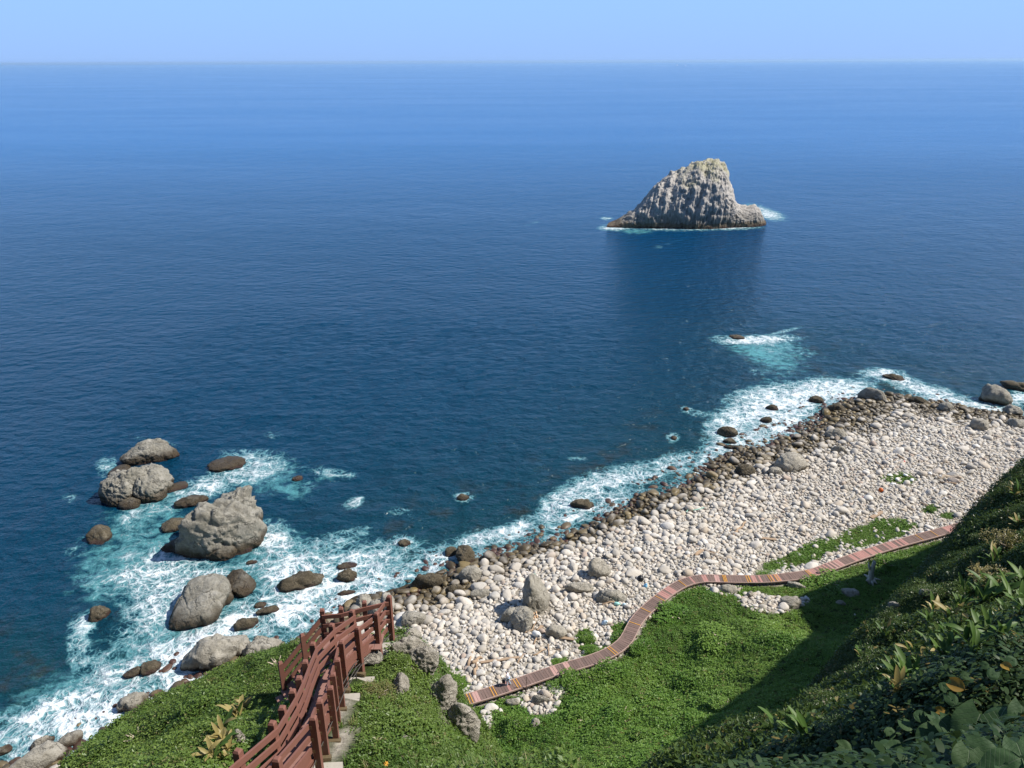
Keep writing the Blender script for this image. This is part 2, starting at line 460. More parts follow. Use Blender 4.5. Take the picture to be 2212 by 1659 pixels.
class Landmass:
    """a height field through control points inside a rim; outside the rim it falls steeply"""
    def __init__(self, rim, inner, slope):
        self.rim = np.array(rim, float); self.slope = slope
        pts = np.vstack([self.rim, np.array(inner, float)]) if len(inner) else self.rim
        self.c = pts[:, :2]; n = len(pts)
        A = np.zeros((n + 3, n + 3))
        A[:n, :n] = self.k(self.c[:, None] - self.c[None]) + np.eye(n) * 0.3
        A[:n, n] = 1; A[:n, n+1:] = self.c; A[n, :n] = 1; A[n+1:, :n] = self.c.T
        self.w = np.linalg.solve(A, np.r_[pts[:, 2], 0, 0, 0])
    @staticmethod
    def k(d):
        r2 = (d * d).sum(-1); return 0.5 * r2 * np.log(r2 + 1e-9)
    def f(self, P):
        n = len(self.c)
        return self.k(P[:, None] - self.c[None]) @ self.w[:n] + self.w[n] + P @ self.w[n+1:]
    def z(self, P):
        L = np.vstack([self.rim[:, :2], self.rim[:1, :2]])
        d, _, near, _ = polydist(P, L)
        ins = np.zeros(len(P), bool)
        x, y = P[:, 0], P[:, 1]
        for a, b in zip(L[:-1], L[1:]):
            c = (a[1] > y) != (b[1] > y)
            with np.errstate(divide='ignore', invalid='ignore'):
                xi = (b[0] - a[0]) * (y - a[1]) / (b[1] - a[1]) + a[0]
            ins ^= c & (x < xi)
        d = np.where(ins, 0, d)
        near = np.where(ins[:, None], P, near)
        r = 1.2
        return self.f(near) - self.slope * (np.sqrt(d * d + r * r) - r), ins

S = 1.24                                     # scale of the staircase spur
def stair_deck(y): return 64 + S * (-7.75 - 0.3866 * (y / S))      # deck height along the main flight
spur_rim = [np.array(at_y(*p)) for p in [
    (140, 1668, 19.0), (215, 1592, 21.5), (300, 1535, 23.0), (392, 1480, 24.5), (500, 1440, 24.6), (585, 1416, 23.9), (640, 1402, 23.0),
    (700, 1408, 22.4), (770, 1392, 22.6), (862, 1366, 22.8), (905, 1392, 22.2), (930, 1442, 21.4), (948, 1490, 20.6), (990, 1545, 19.8), (1028, 1600, 18.8), (1050, 1668, 17.2)]]
spur_rim += [np.array(p) for p in [(0.6, 11.0, 51.0), (1.0, 4.0, 58.5), (1.0, -6.0, 66.0), (-12.0, -6.0, 60.0), (-15.5, 8.0, 48.0)]]
spur_in = [(-5.1, y, stair_deck(y) - 0.7) for y in (11.0, 13.5, 16, 18.5)] + [(-4.2, y, stair_deck(y) - 0.85) for y in (11.0, 13.5, 16, 18.5, 20.5)]
spur_in += [(-3.2, 12.5, 48.7), (-2.9, 16, 47.1), (-3.0, 20.0, 45.9), (-3.6, 10.5, 49.6), (-6.3, 20.6, 44.9), (-7.6, 18.5, 45.0), (-7.0, 14.5, 48.4), (-6.8, 12.0, 50.0), (-10, 18, 44.6), (0, 0, 62.3), (-4.5, 5.0, 57.0), (-4.5, 8.5, 53.4), (-12, 15, 44.8)]
SPUR = Landmass(spur_rim, spur_in, 4.5)

def crest(px, py, zg, t):
    g = on_z(px, py, zg); return g + TO_SUN * (t / math.cos(SUN_EL))
hill_rim = [(1.2, 3.0, 60.0), (2.4, 8.0, 53.6)] + [at_d(*p) for p in [
    (1478, 1668, 17.5), (1580, 1632, 19.5), (1700, 1585, 21.5), (1790, 1530, 23.5), (1862, 1462, 26.0), (1905, 1395, 28.0), (1968, 1326, 30.5), (2046, 1250, 34.0), (2124, 1152, 38.0), (2166, 1084, 39.5), (2222, 1026, 41.0)]]
HILL_CREST = [crest(1462, 1640, 17, 29), crest(1530, 1560, 15, 31), crest(1600, 1510, 13, 32), crest(1660, 1465, 11, 33), crest(1725, 1400, 9, 35), crest(1792, 1342, 7, 37), crest(1735, 1283, 6, 42), crest(1858, 1296, 5, 41), crest(1935, 1280, 5, 41), crest(1972, 1236, 5, 40), crest(1990, 1195, 5, 40)]
hill_rim += [(33.0, 38.5, 47.0)] + HILL_CREST + [(112, 66, 46), (112, 10, 62), (110, -40, 90), (0, -40, 84), (-2, -8, 66), (-0.5, 0.5, 62.4)]
hill_in = [at_d(*p) for p in [(2100, 1455, 15.5), (2100, 1350, 23.5), (2100, 1250, 30.5), (2200, 1200, 31.0), (2200, 1340, 22.5), (1990, 1530, 8.0), (1990, 1420, 21.0), (1850, 1560, 16.0), (1700, 1640, 14.0), (2205, 1110, 36.5)]]
hill_in += [(12, -2, 71.5), (20, -3, 73), (30, -3, 73), (42, 3, 66), (3.0, -1.0, 63.6), (5.5, 1.0, 63.4), (60, 10, 68), (2.2, 2.2, 61.4), (3.2, 3.6, 60.0)]
HILL = Landmass(hill_rim, hill_in, 3.2)

def bushes(P, cell, seed):
    """domes of scrub: height 0..1 over jittered cells"""
    q = P / cell; i0 = np.floor(q); best = np.zeros(len(P)); z0 = np.zeros(len(P))
    for a in (-1, 0, 1):
        for b in (-1, 0, 1):
            ix, iy = i0[:, 0] + a, i0[:, 1] + b
            jx = _hash(ix, iy, z0, seed); jy = _hash(ix, iy, z0, seed + 1); hh = 0.55 + 0.45 * _hash(ix, iy, z0, seed + 2); rr = 0.55 + 0.4 * _hash(ix, iy, z0, seed + 3)
            d2 = ((ix + jx - q[:, 0]) ** 2 + (iy + jy - q[:, 1]) ** 2) / rr ** 2
            best = np.maximum(best, hh * np.sqrt(np.clip(1 - d2, 0, 1)))
    return best
def veg_lumps(P):
    return 0.55 * fbm(P[:, 0] * 0.33, P[:, 1] * 0.33, seed=3, octv=3) + 0.30 * fbm(P[:, 0] * 1.0, P[:, 1] * 1.0, seed=9, octv=2)
def terrain_z(P, full=False):
    P = np.asarray(P, float)
    zb, sd, bd = base_z(P)
    zs, ins_s = SPUR.z(P)
    zh, ins_h = HILL.z(P)
    zh = np.minimum(zh, 54.5 + 60 * sstep(60, 20, P[:, 1]))
    lum = veg_lumps(P)
    near = np.exp(-((P[:, 0] ** 2 + P[:, 1] ** 2) / 16.0))
    zb2 = zb + np.where(bd > 1, 1.0, 0.0) * sstep(1, 6, bd) * (lum * 0.9 + 0.5 * bushes(P, 2.6, 231) * sstep(-.1, .35, fbm(P[:, 0] * .12, P[:, 1] * .12, seed=25, octv=2)) + 0.7 * fbm(P[:, 0] * 0.12, P[:, 1] * 0.12, seed=21, octv=2)) + np.where(bd <= 1, (0.25 + 0.55 * np.exp(-((sd - 1.0) / 6.0) ** 2)) * fbm(P[:, 0] * 0.2, P[:, 1] * 0.2, seed=5, octv=3), 0)
    # a path corridor under the stairs stays smooth
    corr = np.exp(-(((P[:, 0] + 4.6) / 1.3) ** 2)) * sstep(24, 20, P[:, 1]) * sstep(4, 8, P[:, 1])
    zs2 = zs + (lum * 0.7 + 0.45 * bushes(P, 1.5, 201) - 0.2) * (1 - corr)
    zh2 = zh + (lum * 0.7 + 1.15 * bushes(P, 2.3, 211) + 0.45 * bushes(P, 1.0, 221) - 0.75) * (1 - near)
    z = np.maximum(np.maximum(zb2, zs2), zh2)
    if full:
        which = np.where(zh2 >= z - 1e-6, 2, np.where(zs2 >= z - 1e-6, 1, 0))
        return z, sd, bd, which
    return z

def axis(lo, hi, step, far_lo, far_hi, ratio):
    a = list(np.arange(lo, hi + 1e-6, step)); s = step
    while a[-1] < far_hi: s *= ratio; a.append(min(a[-1] + s, far_hi))
    b = []; s = step; v = lo
    while v > far_lo: s *= ratio; v = max(v - s, far_lo); b.append(v)
    return np.array(b[::-1] + a)
def grid_faces(nx, ny):
    i = np.arange(nx - 1); j = np.arange(ny - 1)
    I, J = np.meshgrid(i, j)
    a = (J * nx + I).ravel()
    return np.stack([a, a + 1, a + nx + 1, a + nx], 1)
gx = axis(-30, 40, 0.4, -110, 190, 1.03); gy = axis(2, 90, 0.45, -60, 185, 1.03)
GX, GY = np.meshgrid(gx, gy)
TP = np.stack([GX.ravel(), GY.ravel()], 1)
TZ, TSD, TBD, TW = terrain_z(TP, True)

# how green the ground is: everything behind the boardwalk but the bare patches, and the grass patches on the beach
def blob_px(P3, blobs):
    x, y, d = project(P3)
    r = np.zeros(len(P3))
    for (cx, cy, rx, ry, s, *rot) in blobs:
        a = math.radians(rot[0]) if rot else 0
        ex, ey = (x - cx), (y - cy)
        u = ex * math.cos(a) + ey * math.sin(a); v = -ex * math.sin(a) + ey * math.cos(a)
        q = (u / rx) ** 2 + (v / ry) ** 2
        r = np.maximum(r, s * np.exp(-q * 0.9))
    return r
GRASS_BLOBS = [(1890, 1152, 95, 28, 1.05, -12), (1750, 1195, 85, 22, 1.0, -22), (1690, 1215, 60, 14, .9, -18), (1262, 1380, 22, 26, 1.0), (1342, 1370, 26, 26, 1.0, -40), (1290, 1408, 50, 9, .8, -18), (1268, 1400, 25, 10, .9),
               (980, 1480, 34, 24, 1.0), (2050, 1115, 22, 10, .8), (2010, 1101, 16, 9, 0.9), (1945, 1034, 60, 14, .72), (1210, 1432, 26, 8, .9, -18), (990, 1450, 8, 5, .7)]
BARE_BLOBS = [(1655, 1305, 70, 22, 1.0, 8), (1560, 1272, 50, 16, .95, 5), (1730, 1300, 25, 12, .8), (1165, 1515, 50, 34, 1.0), (1130, 1478, 70, 16, .95, -14), (1050, 1560, 20, 24, .8), (1080, 1535, 50, 14, .5), (1200, 1490, 30, 22, 0.9), (1850, 1330, 30, 10, .5, 15), (2050, 1160, 40, 9, .8, -12), (1330, 1440, 10, 4, .0)]
TP3 = np.c_[TP, TZ]
nz1 = fbm(TP[:, 0] * 0.6, TP[:, 1] * 0.6, seed=31, octv=3)
t_grass = blob_px(TP3, GRASS_BLOBS) * (TW == 0)
t_bare = blob_px(TP3, BARE_BLOBS) * (TW == 0)
veg = np.where(TW > 0, 1.0, np.where(TBD > 0.9, 1.0 - sstep(0.42, 0.62, t_bare + 0.25 * nz1), sstep(0.4, 0.6, t_grass + 0.25 * nz1)))
# rocky rim of the spur
rk_blobs = [(905, 1425, 26, 40, 1.0, -25), (985, 1545, 28, 60, 1.0, -35), (845, 1392, 34, 22, 1.0), (868, 1490, 8, 30, .8), (735, 1560, 22, 90, 1.0, 6), (945, 1470, 20, 40, .9), (700, 1420, 30, 16, .7)]
t_rock = blob_px(TP3, rk_blobs) * (TW == 1)
veg = np.where(TW == 1, 1.0 - sstep(0.42, 0.6, t_rock + 0.3 * nz1), veg)
veg = veg * sstep(-0.2, 0.6, TSD)

t = NT("ground")
p = t.pos()
n1 = t.noise(p, 0.8, 5, 0.6); n2 = t.noise(p, 5.0, 4, 0.65)
soil = t.mix(n1, (0.020, 0.034, 0.008), (0.05, 0.07, 0.018))
shingle = t.ramp(t.math('ADD', t.math('MULTIPLY', n1, 0.4), t.math('MULTIPLY', n2, 0.6)), [(0.3, (0.12, 0.105, 0.085)), (0.5, (0.28, 0.25, 0.205)), (0.7, (0.46, 0.42, 0.35))])
z = t.sep(p)[2]
wet = t.ss(t.math('SUBTRACT', z, t.math('MULTIPLY', t.math('SUBTRACT', n1, 0.5), 0.8)), 1.5, 0.7)
shingle = t.mix(wet, shingle, (0.05, 0.038, 0.024))
M['ground'] = t.done(t.bsdf(t.mix(t.attr('veg'), shingle, soil), 0.95, t.bump(n2, 0.8, 0.12), spec=0.1))
terrain = link("terrain", mesh_data("terrain", TP3, grid_faces(len(gx), len(gy)), M['ground'], True, {'veg': veg}))
tag(terrain, kind='structure', label="coastal ground from the boulder beach up the green slopes to the cliff path")

def ground_at(x, y):
    return float(terrain_z(np.array([[x, y]]))[0])
def ground_px(px, py):
    """where the view ray meets the terrain"""
    v = ray(px, py); v = v / np.linalg.norm(v)
    ts = np.concatenate([np.arange(1.5, 60, 0.15), np.arange(60, 240, 0.5)])
    P = CAM + ts[:, None] * v
    below = np.maximum(terrain_z(P[:, :2]), -0.02) > P[:, 2]
    if not below.any(): return on_z(px, py, 0)
    i = int(np.argmax(below)); lo, hi = ts[max(i - 1, 0)], ts[i]
    for _ in range(12):
        m = (lo + hi) / 2; q = CAM + m * v
        if max(ground_at(q[0], q[1]), -0.02) > q[2]: hi = m
        else: lo = m
    return CAM + hi * v
# ------------------------------------------------------------------ sea
sx = axis(-70, 120, 0.5, -70000, 70000, 1.06); sy = axis(42, 190, 0.5, -300, 62000, 1.05)
SX, SY = np.meshgrid(sx, sy)
SP = np.stack([SX.ravel(), SY.ravel()], 1)
FOAM = [(330,1225,95,50,.80,-35),(290,1170,60,60,.55,-30),(230,1235,75,40,.5,-30),(560,1018,80,34,.80,-10),(470,1040,60,24,.7,-10),(650,1048,34,22,.6,20),(725,1022,44,10,.75,5),(690,1020,14,16,.5),(765,1087,24,13,.85,-20),(1003,1073,24,12,.7),
        (520,985,60,20,.5),(420,1065,60,22,.8,-25),(350,1090,70,26,.85,-20),(235,1010,28,24,.75),(320,950,60,8,.6,10),(300,1130,40,30,.6),(390,1290,110,55,.85,-30),(320,1340,46,60,.6),(180,1350,36,26,.95,-40),(165,1395,24,34,.75),(205,1430,55,34,.6),
        (590,1170,50,44,.95,30),(610,1230,75,50,1.0),(700,1245,95,46,.9,-10),(800,1205,110,36,.72,-10),(530,1335,110,42,1.0,-20),(450,1375,110,40,1.0,-25),(340,1420,95,50,.95,-30),(250,1480,110,55,.95,-30),(140,1540,120,55,1.0,-25),(40,1595,110,50,1.05,-20),(640,1320,90,46,1.05),(730,1290,80,44,1.0,-15),
        (800,1265,90,30,.9,-15),(870,1170,26,13,.7),(945,1215,60,26,.85,-15),(480,1250,60,24,.8,-20),(410,1210,50,22,.6,-20),(260,1385,30,30,.5),(160,1190,30,20,.4),(150,1075,25,14,.4),(700,1175,50,24,.55,-20),(770,1150,50,18,.42,-20),(880,1110,50,12,.3),
        (1265,1060,60,34,.85,-20),(1345,1030,70,26,.85,-12),(1200,1088,40,26,.85,-25),(1100,1150,80,20,.85,-14),(1020,1166,40,16,.72,-14),(1450,1000,55,22,.75,-15),(1320,1085,60,20,.75,-22),(1540,985,46,26,.7,-30),(1230,1120,50,16,.8,-20),(1150,1120,40,12,.5,-20),
        (1650,880,95,40,1.05,-18),(1745,855,90,30,1.05,-15),(1565,920,50,30,.85,-30),(1690,915,60,26,1.05,-25),(1600,955,46,22,.85,-20),(1625,850,60,14,.7,-12),(1825,845,60,18,1.0,-10),(1905,806,44,12,.95),(1945,822,50,14,.85,12),(2010,845,60,14,.95,10),(2075,872,70,13,1.0,10),(2140,885,60,12,1.0,5),(2195,860,40,16,.95),(1790,828,60,10,.6),
        (1650,733,82,9,1.1,-2),(1600,738,50,8,.8),(1700,714,34,4,.7,-12),(1665,755,50,20,.50,25),(1735,760,50,10,.42,20),(1560,728,40,6,.45),(1482,884,13,8,.8),(1453,945,15,11,.85),(1505,893,22,8,.5),(1640,800,40,14,.35),
        (1325,492,34,7,1.1),(1310,473,16,3,.9),(1660,463,36,12,1.05,12),(1630,446,22,5,.7),(1460,493,100,6,1.15),(1560,492,80,5,1.0),(1640,488,16,3,.8),(1150,482,30,5,.42,-14),(1120,505,30,4,.3),(1420,535,26,3.5,.45,-14),(1470,520,60,5,.3,-10),(1350,549,14,3,.4),(1210,466,12,2,.4),(960,960,20,10,.4),(1245,990,24,9,.45),(860,1100,30,8,.3),(590,940,40,10,.38)]
FOAM += [(300,1500,110,50,.9,-32),(420,1440,90,34,.95,-25),(180,1570,110,40,.95,-25),(60,1630,90,34,.9,-20),(600,1370,70,30,.9)]
AER = [(250,1160,90,60,.6,-35),(480,1120,60,40,.4),(200,1330,60,80,.35),(330,1210,110,60,.9,-35),(560,1030,110,40,.75,-10),(640,1060,50,24,.6),(350,1090,90,34,.8,-20),(230,1240,80,50,.6),(420,1300,130,60,.7,-30),(600,1210,100,70,.8),(340,1420,140,70,.8,-30),(120,1540,170,80,.85,-25),(700,1250,140,60,.7),
       (1665,772,70,28,.85,20),(1640,750,80,20,.7),(1735,760,80,22,.4,15),(1650,815,50,16,.3,40),(1650,870,120,44,.6,-15),(1375,500,40,7,.95),(1325,490,40,6,.8),(1665,465,45,14,.7,10),(1620,444,26,6,.8),(1300,1050,110,44,.4,-16),(2100,875,120,18,.5,8),(765,1090,24,14,.3),(720,1030,40,16,.5)]
vis = in_frame(np.c_[SP, np.zeros(len(SP))], 0.3) & (SP[:, 1] < 700)
foam = np.zeros(len(SP)); aer = np.zeros(len(SP)); shal = np.zeros(len(SP))
vi = np.where(vis)[0]
P3v = np.c_[SP[vi], np.zeros(len(vi))]
def blob_sum(P3, blobs):
    x, y, d = project(P3); keep = np.ones(len(P3))
    for (cx, cy, rx, ry, s, *rot) in blobs:
        a = math.radians(rot[0]) if rot else 0
        ex, ey = (x - cx), (y - cy)
        u = ex * math.cos(a) + ey * math.sin(a); v = -ex * math.sin(a) + ey * math.cos(a)
        keep *= 1 - np.clip(s, 0, 0.985) * np.exp(-((u / rx) ** 2 + (v / ry) ** 2) ** 1.3 * 0.8)
    return 1 - keep
_ds, _ss, _, _ = polydist(SP[vi], SHORE)
off = -_ds * _ss
wob = fbm(SP[vi, 0] * 0.16, SP[vi, 1] * 0.16, seed=41, octv=3)
f_s = 0.62 * np.exp(-np.clip(off, 0, None) / (3.2 + 2.5 * wob)) * (off > -6)
foam[vi] = 1 - (1 - blob_sum(P3v, FOAM)) * (1 - np.clip(f_s, 0, 0.9))
x_f = project(P3v)[0]
foam[vi] *= 1 - (x_f < 1000) * (1 - np.clip(0.9 + 0.7 * fbm(SP[vi, 0] * 0.11, SP[vi, 1] * 0.11, seed=45, octv=3), 0.4, 1.05))
aer[vi] = np.maximum(blob_sum(P3v, AER), 0.35 * f_s)
shal[vi] = np.clip(np.exp(-np.clip(off, 0, None) / 26.0), 0, 1)
x_, y_, d_ = project(P3v)
shal[vi] = np.maximum(shal[vi], 0.55 * np.exp(-(((x_ - 1700) / 260) ** 2 + ((y_ - 760) / 90) ** 2)))
shal[vi] = np.maximum(shal[vi], 0.8 * np.exp(-(((x_ - 60) / 220) ** 2 + ((y_ - 1460) / 170) ** 2)))
cell = np.maximum(np.gradient(sx)[None, :] + 0 * SY, np.gradient(sy)[:, None]).ravel()
amp = np.clip(1.2 - cell / 1.2, 0, 1)
swell = 0.16 * fbm(SP[:, 0] * 0.10 + SP[:, 1] * 0.05, SP[:, 1] * 0.26 - SP[:, 0] * 0.1, seed=51, octv=3) + 0.07 * fbm(SP[:, 0] * 0.42, SP[:, 1] * 0.7, seed=57, octv=2)
SZ = amp * (swell + 0.12 * foam * fbm(SP[:, 0] * 0.7, SP[:, 1] * 0.7, seed=61, octv=2))

t = NT("sea_water")
p = t.pos()
wp = t.vadd(p, t.vscale(t.noise(p, 0.22, 3, 0.55, col=True), (3.4, 3.4, 0)))
lace1 = t.voro(wp, 0.62, 'DISTANCE_TO_EDGE')
lace2 = t.voro(t.vadd(wp, (7.1, 3.3, 0)), 1.7, 'DISTANCE_TO_EDGE')
web = t.math('MAXIMUM', t.ss(lace1, 0.20, 0.0), t.math('MULTIPLY', t.ss(lace2, 0.22, 0.0), 0.8))
fb = t.noise(t.vscale(wp, (1, 1.25, 1)), 0.5, 6, 0.68)
fb2 = t.noise(p, 2.6, 4, 0.7)
den = t.attr('foam')
k = t.math('ADD', t.math('MULTIPLY', den, 0.98), t.math('MULTIPLY', t.math('SUBTRACT', fb, 0.5), 1.75))
k = t.math('ADD', k, t.math('MULTIPLY', t.math('SUBTRACT', web, 0.45), 0.36))
k = t.math('ADD', k, t.math('MULTIPLY', t.math('SUBTRACT', fb2, 0.5), 0.45))
foam_f = t.math('MULTIPLY', t.ss(k, 0.58, 1.15), t.ss(den, 0.06, 0.28))
# water body colour: deep blue, greener where shallow, dark weedy stones on the bottom, milky turquoise where air is mixed in
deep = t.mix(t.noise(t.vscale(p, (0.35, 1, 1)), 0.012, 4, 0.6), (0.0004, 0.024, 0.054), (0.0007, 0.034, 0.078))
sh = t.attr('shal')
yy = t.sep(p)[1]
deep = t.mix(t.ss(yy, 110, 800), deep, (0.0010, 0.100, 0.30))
body = t.mix(t.math('MULTIPLY', sh, 0.9), deep, (0.006, 0.036, 0.040))
bot = t.math('MULTIPLY', t.ss(t.noise(p, 0.17, 4, 0.65), 0.50, 0.66), t.ss(sh, 0.25, 0.75))
body = t.mix(t.math('MULTIPLY', bot, 0.75), body, (0.020, 0.022, 0.016))
ae = t.ss(t.math('ADD', t.attr('aer'), t.math('MULTIPLY', t.math('SUBTRACT', fb, 0.5), 1.9)), 0.34, 1.15)
body = t.mix(ae, body, (0.09, 0.29, 0.31))
body = t.mix(t.math('MULTIPLY', t.ss(k, 0.35, 0.75), t.ss(den, 0.15, 0.45)), body, (0.085, 0.23, 0.26))
col = t.mix(foam_f, body, t.mix(t.ss(k, 0.8, 1.3), (0.44, 0.53, 0.56), (0.66, 0.70, 0.72)))
rip = t.noise(t.vscale(p, (0.75, 1.1, 1)), 0.38, 5, 0.6)
rip2 = t.noise(t.vscale(p, (0.8, 1.1, 1)), 0.075, 3, 0.5)
hgt = t.math('ADD', t.math('MULTIPLY', rip, 1.15), t.math('MULTIPLY', rip2, 1.1))
gust = t.noise(t.vscale(p, (0.22, 1, 1)), 0.006, 5, 0.65)
rough = t.math('ADD', t.math('MULTIPLY', t.ss(gust, 0.3, 0.7), 0.05), 0.07)
rough = t.math('ADD', t.math('MULTIPLY', foam_f, 0.5), rough)
nrm = t.bump(t.math('ADD', hgt, t.math('MULTIPLY', foam_f, 0.12)), 1.0, 1.25)
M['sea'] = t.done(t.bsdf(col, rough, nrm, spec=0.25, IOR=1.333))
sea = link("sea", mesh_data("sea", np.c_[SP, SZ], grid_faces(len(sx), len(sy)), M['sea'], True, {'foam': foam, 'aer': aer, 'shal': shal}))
tag(sea, kind='structure', label="deep blue open sea with white surf along the shore")
# ------------------------------------------------------------------ rocks
_ico_cache = {}
def ico(sub):
    if sub not in _ico_cache:
        bm = bmesh.new(); bmesh.ops.create_icosphere(bm, subdivisions=sub, radius=1.0)
        bm.verts.index_update()
        V = np.array([v.co[:] for v in bm.verts]); F = np.array([[v.index for v in f.verts] for f in bm.faces])
        bm.free(); _ico_cache[sub] = (V / np.linalg.norm(V, axis=1)[:, None], F)
    return _ico_cache[sub]
def worley3(P, seed):
    """nearest and second nearest distance, and a random number of the nearest cell"""
    i0 = np.floor(P); f1 = np.full(len(P), 9.0); f2 = np.full(len(P), 9.0); rid = np.zeros(len(P))
    for a in (-1, 0, 1):
        for b in (-1, 0, 1):
            for c in (-1, 0, 1):
                ix, iy, iz = i0[:, 0] + a, i0[:, 1] + b, i0[:, 2] + c
                d = np.sqrt((ix + _hash(ix, iy, iz, seed) - P[:, 0]) ** 2 + (iy + _hash(ix, iy, iz, seed + 1) - P[:, 1]) ** 2 + (iz + _hash(ix, iy, iz, seed + 2) - P[:, 2]) ** 2)
                m = d < f1
                f2 = np.where(m, f1, np.minimum(f2, d)); rid = np.where(m, _hash(ix, iy, iz, seed + 3), rid); f1 = np.where(m, d, f1)
    return f1, f2, rid
def rock_unit(seed, sub=3, n=13, sharp=9.0, rough=0.06, freq=2.2):
    """a rounded polyhedral stone that fills the unit box -0.5..0.5"""
    V, F = ico(sub); r = np.random.default_rng(seed)
    N = r.normal(size=(n, 3)); N /= np.linalg.norm(N, axis=1)[:, None]
    D = r.uniform(0.72, 1.12, n)
    q = np.clip(V @ N.T / D, 1e-4, None) ** sharp
    rad = (q.sum(1) + 0.25) ** (-1 / sharp)
    P = V * rad[:, None]
    if rough:
        P = P * (1 + rough * fbm(P[:, 0] * freq + seed, P[:, 1] * freq, P[:, 2] * freq, seed=seed, octv=4))[:, None]
    lo, hi = P.min(0), P.max(0)
    return (P - (lo + hi) / 2) / (hi - lo), F
def view_basis(P):
    d = np.array(P[:2]) - CAM[:2]; d /= np.linalg.norm(d)
    return np.array([d[1], -d[0], 0.0]), np.array([d[0], d[1], 0.0])      # right, away
def lobe(bx, hr, seed, zb=0.0, sub=4, sharp=13.0, rough=0.085, freq=2.0, sink=0.35, lean=0.0, base=None, n=13, crag=0.0, dr=1.0, yaw=0.0, block=0.10):
    """one rock lobe standing where the box bx = (x0, y0, x1, y1) of the print falls on the level zb; hr = height / width"""
    x0, y0, x1, y1 = bx
    f = base if base is not None else on_z((x0 + x1) / 2, y1, zb)
    dist = (f - CAM) @ _f
    W = (x1 - x0) * K * dist / FPX
    Hpx = (y1 - y0) * K * dist / FPX
    v = f - CAM; v = v / np.linalg.norm(v); sa = -v[2]; ca = math.sqrt(1 - sa * sa)
    H = hr * W
    D = max((Hpx - 0.75 * H * ca) / sa, 0.35 * W) * dr
    rt, aw = view_basis(f)
    P, F = rock_unit(seed, sub, n, sharp, 0.0)
    P = P.copy()
    # a rock seen to half its depth: the lower part goes on under the level
    c, s = math.cos(yaw), math.sin(yaw)
    Q = np.c_[P[:, 0] * W, P[:, 1] * D, (P[:, 2] + 0.5 - sink) * H / (1 - sink)]
    if yaw:
        Q[:, :2] = np.c_[c * Q[:, 0] - s * Q[:, 1], s * Q[:, 0] + c * Q[:, 1]]
    Q[:, 0] += lean * Q[:, 2]
    Wd = f + (Q[:, :1] * rt) + (Q[:, 1:2] + D / 2) * aw
    Wd[:, 2] = f[2] + Q[:, 2]
    nv = Wd - Wd.mean(0); nv /= np.linalg.norm(nv, axis=1)[:, None] + 1e-9
    m = min(W, D, max(H, 0.3 * W))
    k = freq / m
    dsp = rough * m * fbm(Wd[:, 0] * k + seed, Wd[:, 1] * k, Wd[:, 2] * k, seed=seed, octv=5, gain=0.55)
    dsp += 0.35 * rough * m * (np.abs(fbm(Wd[:, 0] * k * 2.6, Wd[:, 1] * k * 2.6 + seed, Wd[:, 2] * k * 2.6, seed=seed + 5, octv=3)) * -2 + 0.5)
    wq = Wd * np.array([1, 1, 0.75]) * (1.35 / m) + 0.25 * np.stack([fbm(Wd[:, 0] * k, Wd[:, 1] * k, Wd[:, 2] * k, seed=seed + 31 + i, octv=2) for i in range(3)], 1) + seed * 3.7
    f1, f2, rid = worley3(wq, seed)
    dsp += block * m * ((rid - 0.5) * sstep(0.0, 0.22, f2 - f1) - 0.45 * np.exp(-((f2 - f1) / 0.07) ** 2))
    k2 = k * 5.5
    dsp += 0.30 * rough * m * fbm(Wd[:, 0] * k2, Wd[:, 1] * k2, Wd[:, 2] * k2 + seed, seed=seed + 21, octv=3, gain=0.6)
    if crag:
        dsp += crag * m * np.clip(fbm(Wd[:, 0] * k * 1.7, Wd[:, 1] * k * 1.7, Wd[:, 2] * k * 1.7 + seed, seed=seed + 11, octv=4), 0, 1) * sstep(0.2, 0.9, Q[:, 2] / max(H, 1e-6))
    return Wd + nv * dsp[:, None], F
def rock_obj(name, lobes, mat, label, cat, group=None):
    V = []; F = []; n = 0
    for p, f in lobes:
        V.append(p); F.append(f + n); n += len(p)
    V = np.vstack(V); F = np.vstack(F)
    c = V.mean(0)
    return tag(link(name, mesh_data(name, V - c, F, mat, True), None, c), label, cat, group)

